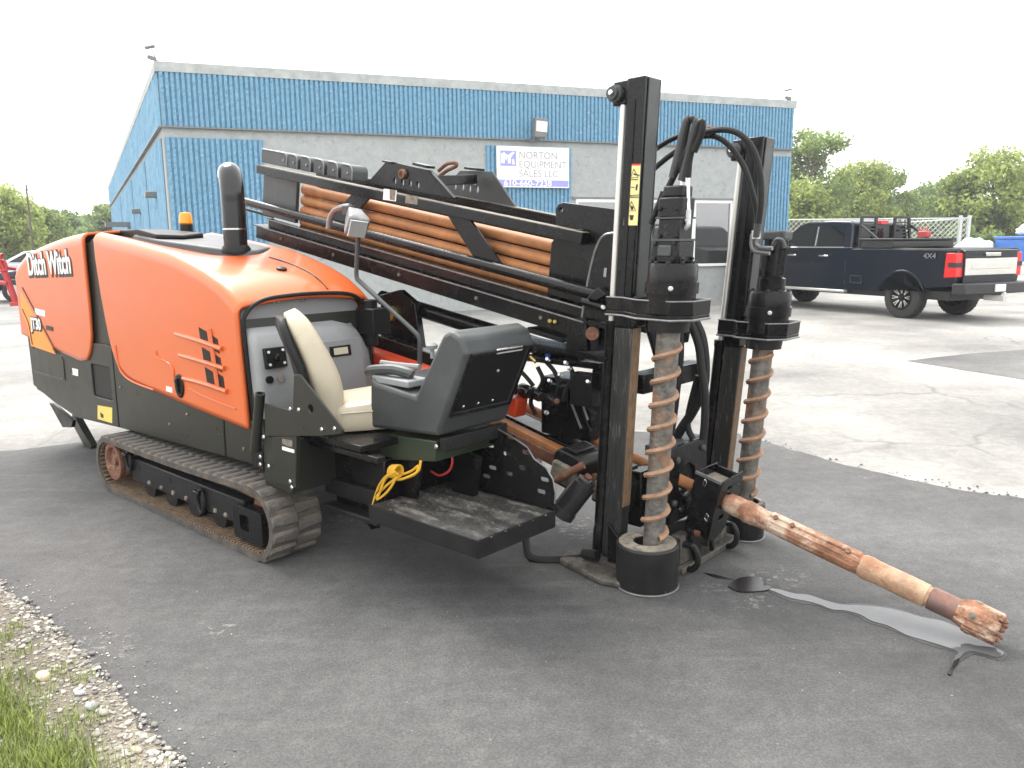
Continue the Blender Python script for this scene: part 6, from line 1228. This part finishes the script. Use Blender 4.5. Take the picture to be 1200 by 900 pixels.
b = B(); b.plate([(0.24, 0.05), (-0.36, 0.05), (-0.36, 0.20), (0.05, 0.23), (0.24, 0.26)], -0.07, -0.05, 'vz'); b.build('base_web', 'blackwear', dr, bevel=0.004)
for v, mt in ((0.20, 'blackwear'), (-0.22, 'blackwear')):
    b = B(); b.tube([(0.02+0.0*k, v, 0.16) if k == 0 else (0.05+0.055*math.sin(R(180*k/8)), v, 0.10+0.068*math.cos(R(180*k/8))) for k in range(0, 9)], 0.016, 8, n=4); b.build('tie_down_ring', mt, dr)
# upright breakout plate with bore, wrench box round the rod
bp1 = [(0.234,0.655), (-0.163,0.619), (-0.189,0.236), (0.215,0.262)]
b = B(); b.plate([(0.24, 0.655), (-0.145, 0.655), (-0.145, 0.25), (0.24, 0.25)], -0.075, -0.05, 'vz', holes=[circ(0.06, 0.46, 0.085, 16), circ(0.10, 0.325, 0.032, 10)]); bk = b.build('breakout_plate', 'black', dr, bevel=0.006)
b = B(); b.box((-0.20, -0.145, 0.60), (-0.076, 0.24, 0.655)); b.build('plate_cap', 'plasticdark', bk, bevel=0.006)
for v, z in ((0.17, 0.585), (-0.09, 0.60), (0.19, 0.36)): bolt((-0.05, v, z), (1, 0, 0), 0.018, bk, 'plasticdark')
# tapered box: open top, sides and a leaf-shaped front plate, square to the rod
def SW(s, v, n): return SX(s*0.85, 0.05+(v-0.05)*0.80, n*0.78)
def BW(): return MB(xf=SW, flip=True)
def SP(name, s0, s1, v0, v1, n0, n1, mat='black', bevel=0.004, par=None): b = BW(); b.box((s0, v0, n0), (s1, v1, n1)); return b.build(name, mat, par or dr, bevel=bevel)
wr = SP('wrench_box', -0.13, 0.02, 0.155, 0.175, -0.25, 0.16)
SP('wrench_side', -0.13, 0.02, -0.085, -0.065, -0.25, 0.16, par=wr)
SP('wrench_back', -0.145, -0.131, -0.085, 0.175, -0.02, 0.175, par=wr)
SP('wrench_tray', -0.13, 0.0, -0.064, 0.154, 0.10, 0.112, 'dust', par=wr)
SP('wrench_lip', -0.145, 0.03, 0.176, 0.186, 0.15, 0.172, 'greyrim', 0.002, par=wr)
fp = [(0.165, 0.165), (-0.09, 0.185), (-0.12, 0.13), (-0.115, 0.02), (-0.07, -0.12), (-0.02, -0.25), (0.08, -0.29), (0.16, -0.25), (0.185, -0.05), (0.18, 0.06)]
b = BW(); b.plate(fp, 0.021, 0.034, 'vz', holes=[circ(0.05, 0.0, 0.062, 18), rrect(0.03, -0.135, 0.09, -0.095, 0.012, 3), rrect(0.02, 0.085, 0.08, 0.11, 0.01, 3)]); b.build('wrench_face', 'black', wr, bevel=0.003)
for q in ((0.106,0.160,0.492), (0.122,0.160,0.317)):
    b = B(); b.tube([Vector(q)+Vector((0.004*math.sin(3*a), 0.012*math.cos(a)*0.4, 0.020*math.sin(a)))+Vector((0.010*math.cos(a), 0, 0)) for a in [2*math.pi*k/12 for k in range(12)]], 0.003, 6, smooth=False, closed=True); b.build('hitch_clip', 'chrome', wr)
b = B(); b.plate([(0.20, 0.24), (0.10, 0.26), (0.06, 0.07), (0.12, 0.05)], 0.03, 0.05, 'vz'); b.build('support_leg', 'black', dr, bevel=0.004)
b = B(); b.plate([(-0.02, 0.24), (-0.09, 0.25), (-0.075, 0.05), (-0.055, 0.05)], 0.03, 0.05, 'vz'); b.build('support_leg', 'black', dr, bevel=0.004)
b = B(); b.cyl((0.05, 0.13, 0.215), (0.085, 0.13, 0.215), 0.026, seg=12); b.build('support_pin', 'rustdark', dr)
for q0, q1 in (((-0.05, 0.12, 0.05), (0.02, 0.22, 0.20)), ((-0.06, -0.30, 0.05), (0.0, -0.10, 0.22))): b = B(); b.box(q0, q1); b.build('base_web', 'dustdark', dr, bevel=0.008)
b = B(); b.bar((0.0, 0.30, 0.22), (0.0, 0.30, 0.40), 0.03, 0.02); b.build('stop_bracket', 'black', dr, bevel=0.004)
# shadowy cross members between the masts
b = B(); b.box((-0.30, -0.36, 0.20), (-0.22, 0.235, 0.50)); b.build('mast_cross_member', 'black', dr, bevel=0.006)
b = B(); b.box((-0.30, -0.36, 0.92), (-0.20, 0.26, 1.02)); b.build('mast_cross_member', 'black', dr, bevel=0.006)

# ---------------------------------------------------------------- hoses
def hose(pts, r=0.017, mat='hose', nm='hydraulic_hose'): b = B(); b.tube(pts, r*0.85, 10); return b.build(nm, mat, dr)
hose([(0.050,0.450,1.968),(0.077,0.450,2.070),(0.096,0.450,2.148),(0.115,0.450,2.204),(0.128,0.450,2.210)], 0.021, 'hosegrey'); hose([(0.098,0.450,1.951),(0.125,0.450,2.048),(0.147,0.450,2.136),(0.162,0.450,2.189),(0.174,0.450,2.205)], 0.022, 'hosegrey')
hose([(0.102,0.450,1.817),(0.100,0.450,1.892),(0.097,0.450,1.973)], 0.012, 'steel', 'hose_tail'); hose([(0.137,0.450,1.790),(0.130,0.450,1.876),(0.127,0.450,1.964)], 0.012, 'steel', 'hose_tail')
hose([(0.102,0.450,1.973),(0.095,0.450,2.050),(0.109,0.450,2.140),(0.124,0.450,2.203),(0.144,0.450,2.208),(0.154,0.450,2.179),(0.127,0.450,2.095),(0.079,0.450,2.011),(0.025,0.450,1.917),(-0.026,0.450,1.832),(-0.057,0.450,1.768)], 0.017)
hose([(0.139,0.470,1.962),(0.145,0.470,2.042),(0.167,0.470,2.126),(0.186,0.470,2.181),(0.202,0.470,2.186),(0.199,0.470,2.144),(0.165,0.470,2.069)], 0.018)
for q in ((0.097,0.450,1.855), (0.132,0.450,1.824)):
    b = B(); b.lathe([(0, 0.016), (1, 0.016)], q, Vector(q)+Vector((0, 0, -0.05)), 6); b.build('hose_nut', 'galv', dr)
b = B(); b.tube([(0.133,0.450,1.787),(0.134,0.450,1.757),(0.113,0.450,1.742),(0.087,0.450,1.743)], 0.013, 8); b.build('hose_elbow', 'galv', dr); b = B(); b.tube([(0.098,0.450,1.817),(0.095,0.450,1.788),(0.064,0.450,1.777),(0.038,0.450,1.781)], 0.013, 8); b.build('hose_elbow', 'galv', dr)
hose([(-0.402,0.100,2.023),(-0.302,0.100,2.114),(-0.204,0.100,2.168),(-0.109,0.100,2.196),(-0.026,0.100,2.197)], 0.016); hose([(-0.409,0.100,1.852),(-0.309,0.100,2.005),(-0.212,0.100,2.082),(-0.117,0.100,2.132),(-0.038,0.100,2.162)], 0.016)
hose([(-0.226,-0.100,2.190),(-0.119,-0.100,2.222),(0.003,-0.100,2.228),(0.095,-0.100,2.195),(0.165,-0.100,2.117),(0.206,-0.100,1.999),(0.216,-0.100,1.877),(0.208,-0.100,1.768)], 0.018)
hose([(-0.166,-0.150,2.214),(-0.069,-0.150,2.206),(0.017,-0.150,2.149),(0.090,-0.150,2.053),(0.136,-0.150,1.944),(0.168,-0.150,1.839),(0.180,-0.150,1.769)], 0.017)
b = B(); b.tube([(-0.113,-0.140,2.230),(-0.094,-0.140,2.240),(-0.083,-0.140,2.214)], 0.022, 8); b.build('hose_clamp', 'rustdark', dr)
hose([(0.134,-0.250,1.842),(0.133,-0.250,1.770),(0.127,-0.250,1.702)], 0.02, 'hosegrey')
b = B(); b.lathe([(0, 0.022), (1, 0.022)], (0.111,-0.280,1.737), (0.113,-0.280,1.694), 6); b.build('hose_nut', 'galv', dr)
hose([(0.103,-0.300,1.693),(0.105,-0.300,1.667),(0.124,-0.300,1.650),(0.157,-0.300,1.646),(0.194,-0.300,1.646)], 0.014, 'greyrim', 'hose_elbow'); hose([(0.083,-0.300,1.720),(0.081,-0.300,1.667),(0.097,-0.300,1.633),(0.135,-0.300,1.624),(0.181,-0.300,1.620)], 0.013, 'greyrim', 'hose_elbow')
hose([(0.242,-0.200,1.664),(0.259,-0.200,1.689),(0.290,-0.200,1.684),(0.305,-0.200,1.651)], 0.012, 'plasticdark', 'hose_elbow')
# loops hanging between the masts
hose([(-0.079,0.000,1.300),(-0.027,0.000,1.202),(-0.003,-0.000,1.072),(-0.008,0.000,0.939),(-0.063,-0.000,0.810),(-0.120,-0.000,0.719),(-0.179,0.000,0.617)], 0.030, 'hose'); hose([(-0.080,0.050,1.304),(-0.018,0.050,1.177),(0.006,0.050,1.049),(0.029,0.050,0.937),(0.035,0.050,0.796),(0.029,0.050,0.683)], 0.024)
hose([(-0.076,0.150,1.311),(-0.061,0.150,1.149),(-0.071,0.150,0.996),(-0.086,0.150,0.840),(-0.102,0.150,0.713)], 0.024); hose([(-0.039,-0.000,1.002),(-0.083,0.000,0.816),(-0.090,0.000,0.724),(-0.057,0.000,0.660)], 0.020)
hose([(-0.254,0.100,1.826),(-0.292,0.100,1.720),(-0.300,0.100,1.612),(-0.266,0.100,1.482),(-0.208,0.100,1.396)], 0.018); hose([(-0.146,0.200,1.923),(-0.192,0.200,1.822),(-0.253,0.200,1.707),(-0.276,0.200,1.614)], 0.019)
hose([(-0.471,-0.200,1.224),(-0.381,-0.200,0.989),(-0.292,-0.200,0.756)], 0.03)
b = B(); b.bar((-0.28, -0.05, 1.0), (-0.28, -0.05, 0.5), 0.08, 0.2); b.build('hose_guide', 'black', dr, bevel=0.008)

# ---------------------------------------------------------------- drill string with head, gripped by the wrench
ds_ = empty('drill_string', tuple(wp(*S0)), MA); tag(ds_, 'rusty drill string with toothed head sticking out over the puddle', 'drill string')
tip = Vector((1.219,0.050,0.133)); dirs = (Vector((1.30, 0.05, 0.115))-S0); Ltot = 1.36
dS = Vector((math.cos(R(13.0)), 0, -math.sin(R(13.0))))
def RX(s, v, n): nn = Vector((-dS.z, 0, dS.x)); p = dS*(s*0.905 if s > 0 else s)+nn*(n*0.9); return (p.x, v*0.9, p.z)
def BR(): return MB(xf=RX, flip=True)
b = BR(); b.lathe([(0, 0.033), (1, 0.033)], (-1.75, 0, 0.0), (-0.12, 0, 0), 20); b.build('rod_shaft', 'rod', ds_)
b = BR(); b.lathe([(0, 0.036), (0.25, 0.036), (0.26, 0.05), (0.75, 0.05), (0.8, 0.04), (1.0, 0.04)], (-0.16, 0, 0), (0.06, 0, 0), 24); b.build('tool_joint', 'rustdark', ds_)
random.seed(21)
def rough_rod(prof, p0, p1, seg=26, amp=0.0025):
    b = BR(); rows = []; L = p1-p0
    for t, r in prof:
        rows.append([(p0+L*t, (r+random.uniform(-amp, amp))*math.cos(2*math.pi*k/seg), (r+random.uniform(-amp, amp))*math.sin(2*math.pi*k/seg)) for k in range(seg)])
    b.grid(rows, closed=True); b.add(rows[0], [tuple(range(seg))]); b.add(rows[-1], [tuple(range(seg))]); return b
b = rough_rod([(0, 0.044), (0.1, 0.055), (0.3, 0.057), (0.5, 0.056), (0.58, 0.062), (0.72, 0.063), (0.86, 0.058), (1, 0.053)], 0.03, 0.26, amp=0.005); b.build('starter_rod', 'rust', ds_, smooth=50)
# transmitter housing: round body with a bolted flat lid and two long slots
b = rough_rod([(0, 0.052), (0.05, 0.053), (0.3, 0.054), (0.6, 0.054), (0.9, 0.055), (1, 0.055)], 0.255, 0.83, amp=0.003); hb = b.build('housing', 'rust', ds_, smooth=50)
b = BR(); b.box((0.30, -0.022, 0.044), (0.79, 0.030, 0.060)); b.build('housing_lid', 'rust', hb, bevel=0.005)
b = BR(); b.box((0.32, 0.038, 0.020), (0.80, 0.050, 0.034)); b.build('housing_slot', 'rust', hb, bevel=0.004)
b = BR(); b.box((0.32, 0.046, -0.012), (0.78, 0.0565, 0.004)); b.build('housing_slot', 'rust', hb, bevel=0.004)
for s in (0.335, 0.43, 0.73): b = BR(); b.cyl((s, 0.032, 0.052), (s, 0.038, 0.060), 0.013, seg=10); b.build('lid_bolt', 'rustdark', hb)
b = rough_rod([(0, 0.055), (0.03, 0.060), (0.12, 0.062), (0.2, 0.060), (0.35, 0.059), (0.7, 0.058), (0.96, 0.0575), (0.965, 0.050), (1, 0.050)], 0.80, 1.135, amp=0.002); b.build('adapter_sub', pm('pale_rust', (0.42, 0.27, 0.17), 0.65, var=0.3, scale=14, col2=(0.30, 0.145, 0.075), p2=(0.48, 0.62), s2=9, bump=0.25, bscale=80), ds_, smooth=50)
b = rough_rod([(0, 0.057), (0.5, 0.057), (0.9, 0.056), (1, 0.058)], 1.137, 1.265, amp=0.001); b.build('bit_collar', pm('blued_rust', (0.22, 0.115, 0.085), 0.5, metal=0.35, var=0.3, scale=16, col2=(0.12, 0.10, 0.10), p2=(0.45, 0.65), s2=8), ds_, smooth=50)
b = rough_rod([(0, 0.056), (0.12, 0.063), (0.35, 0.073), (0.6, 0.076), (0.85, 0.070), (1, 0.050)], 1.26, 1.43, amp=0.009); bh = b.build('bit_head', 'rust', ds_, smooth=40)
for k in range(5):
    a = 2*math.pi*k/5+0.5; c, s_ = math.cos(a), math.sin(a); b = BR()
    b.bar((1.30, 0.062*c, 0.062*s_), (1.445, 0.060*c, 0.060*s_), 0.052, 0.034, up=(0, c, s_)); b.build('cutter_blade', 'rust', bh, bevel=0.008)
    b = BR(); b.lathe([(0, 0.014), (0.7, 0.014), (1, 0.006)], (1.42, 0.045*c, 0.045*s_), (1.465, 0.050*c, 0.050*s_), 8); b.build('cutter_tooth', 'rustdark', bh)
    b = BR(); b.cyl((1.33, 0.076*c, 0.076*s_), (1.33, 0.083*c, 0.083*s_), 0.016, seg=10); b.build('blade_bolt', 'dust', bh)

# ---------------------------------------------------------------- thin summer haze
hm = bpy.data.materials.new('haze'); hm.use_nodes = True; hn = hm.node_tree.nodes; hn.clear()
ho = hn.new('ShaderNodeOutputMaterial'); hv = hn.new('ShaderNodeVolumePrincipled'); hv.inputs['Color'].default_value = (0.95, 0.97, 1.0, 1); hv.inputs['Density'].default_value = 0.0009; hv.inputs['Anisotropy'].default_value = 0.2
hm.node_tree.links.new(hv.outputs[0], ho.inputs['Volume'])
mb = MB(); mb.box((-950, -950, -1.5), (950, 950, 12.5)); hz_ = mb.build('haze', hm, smooth=0); tag(hz_, 'thin pale haze in the air', 'haze', kind='stuff')
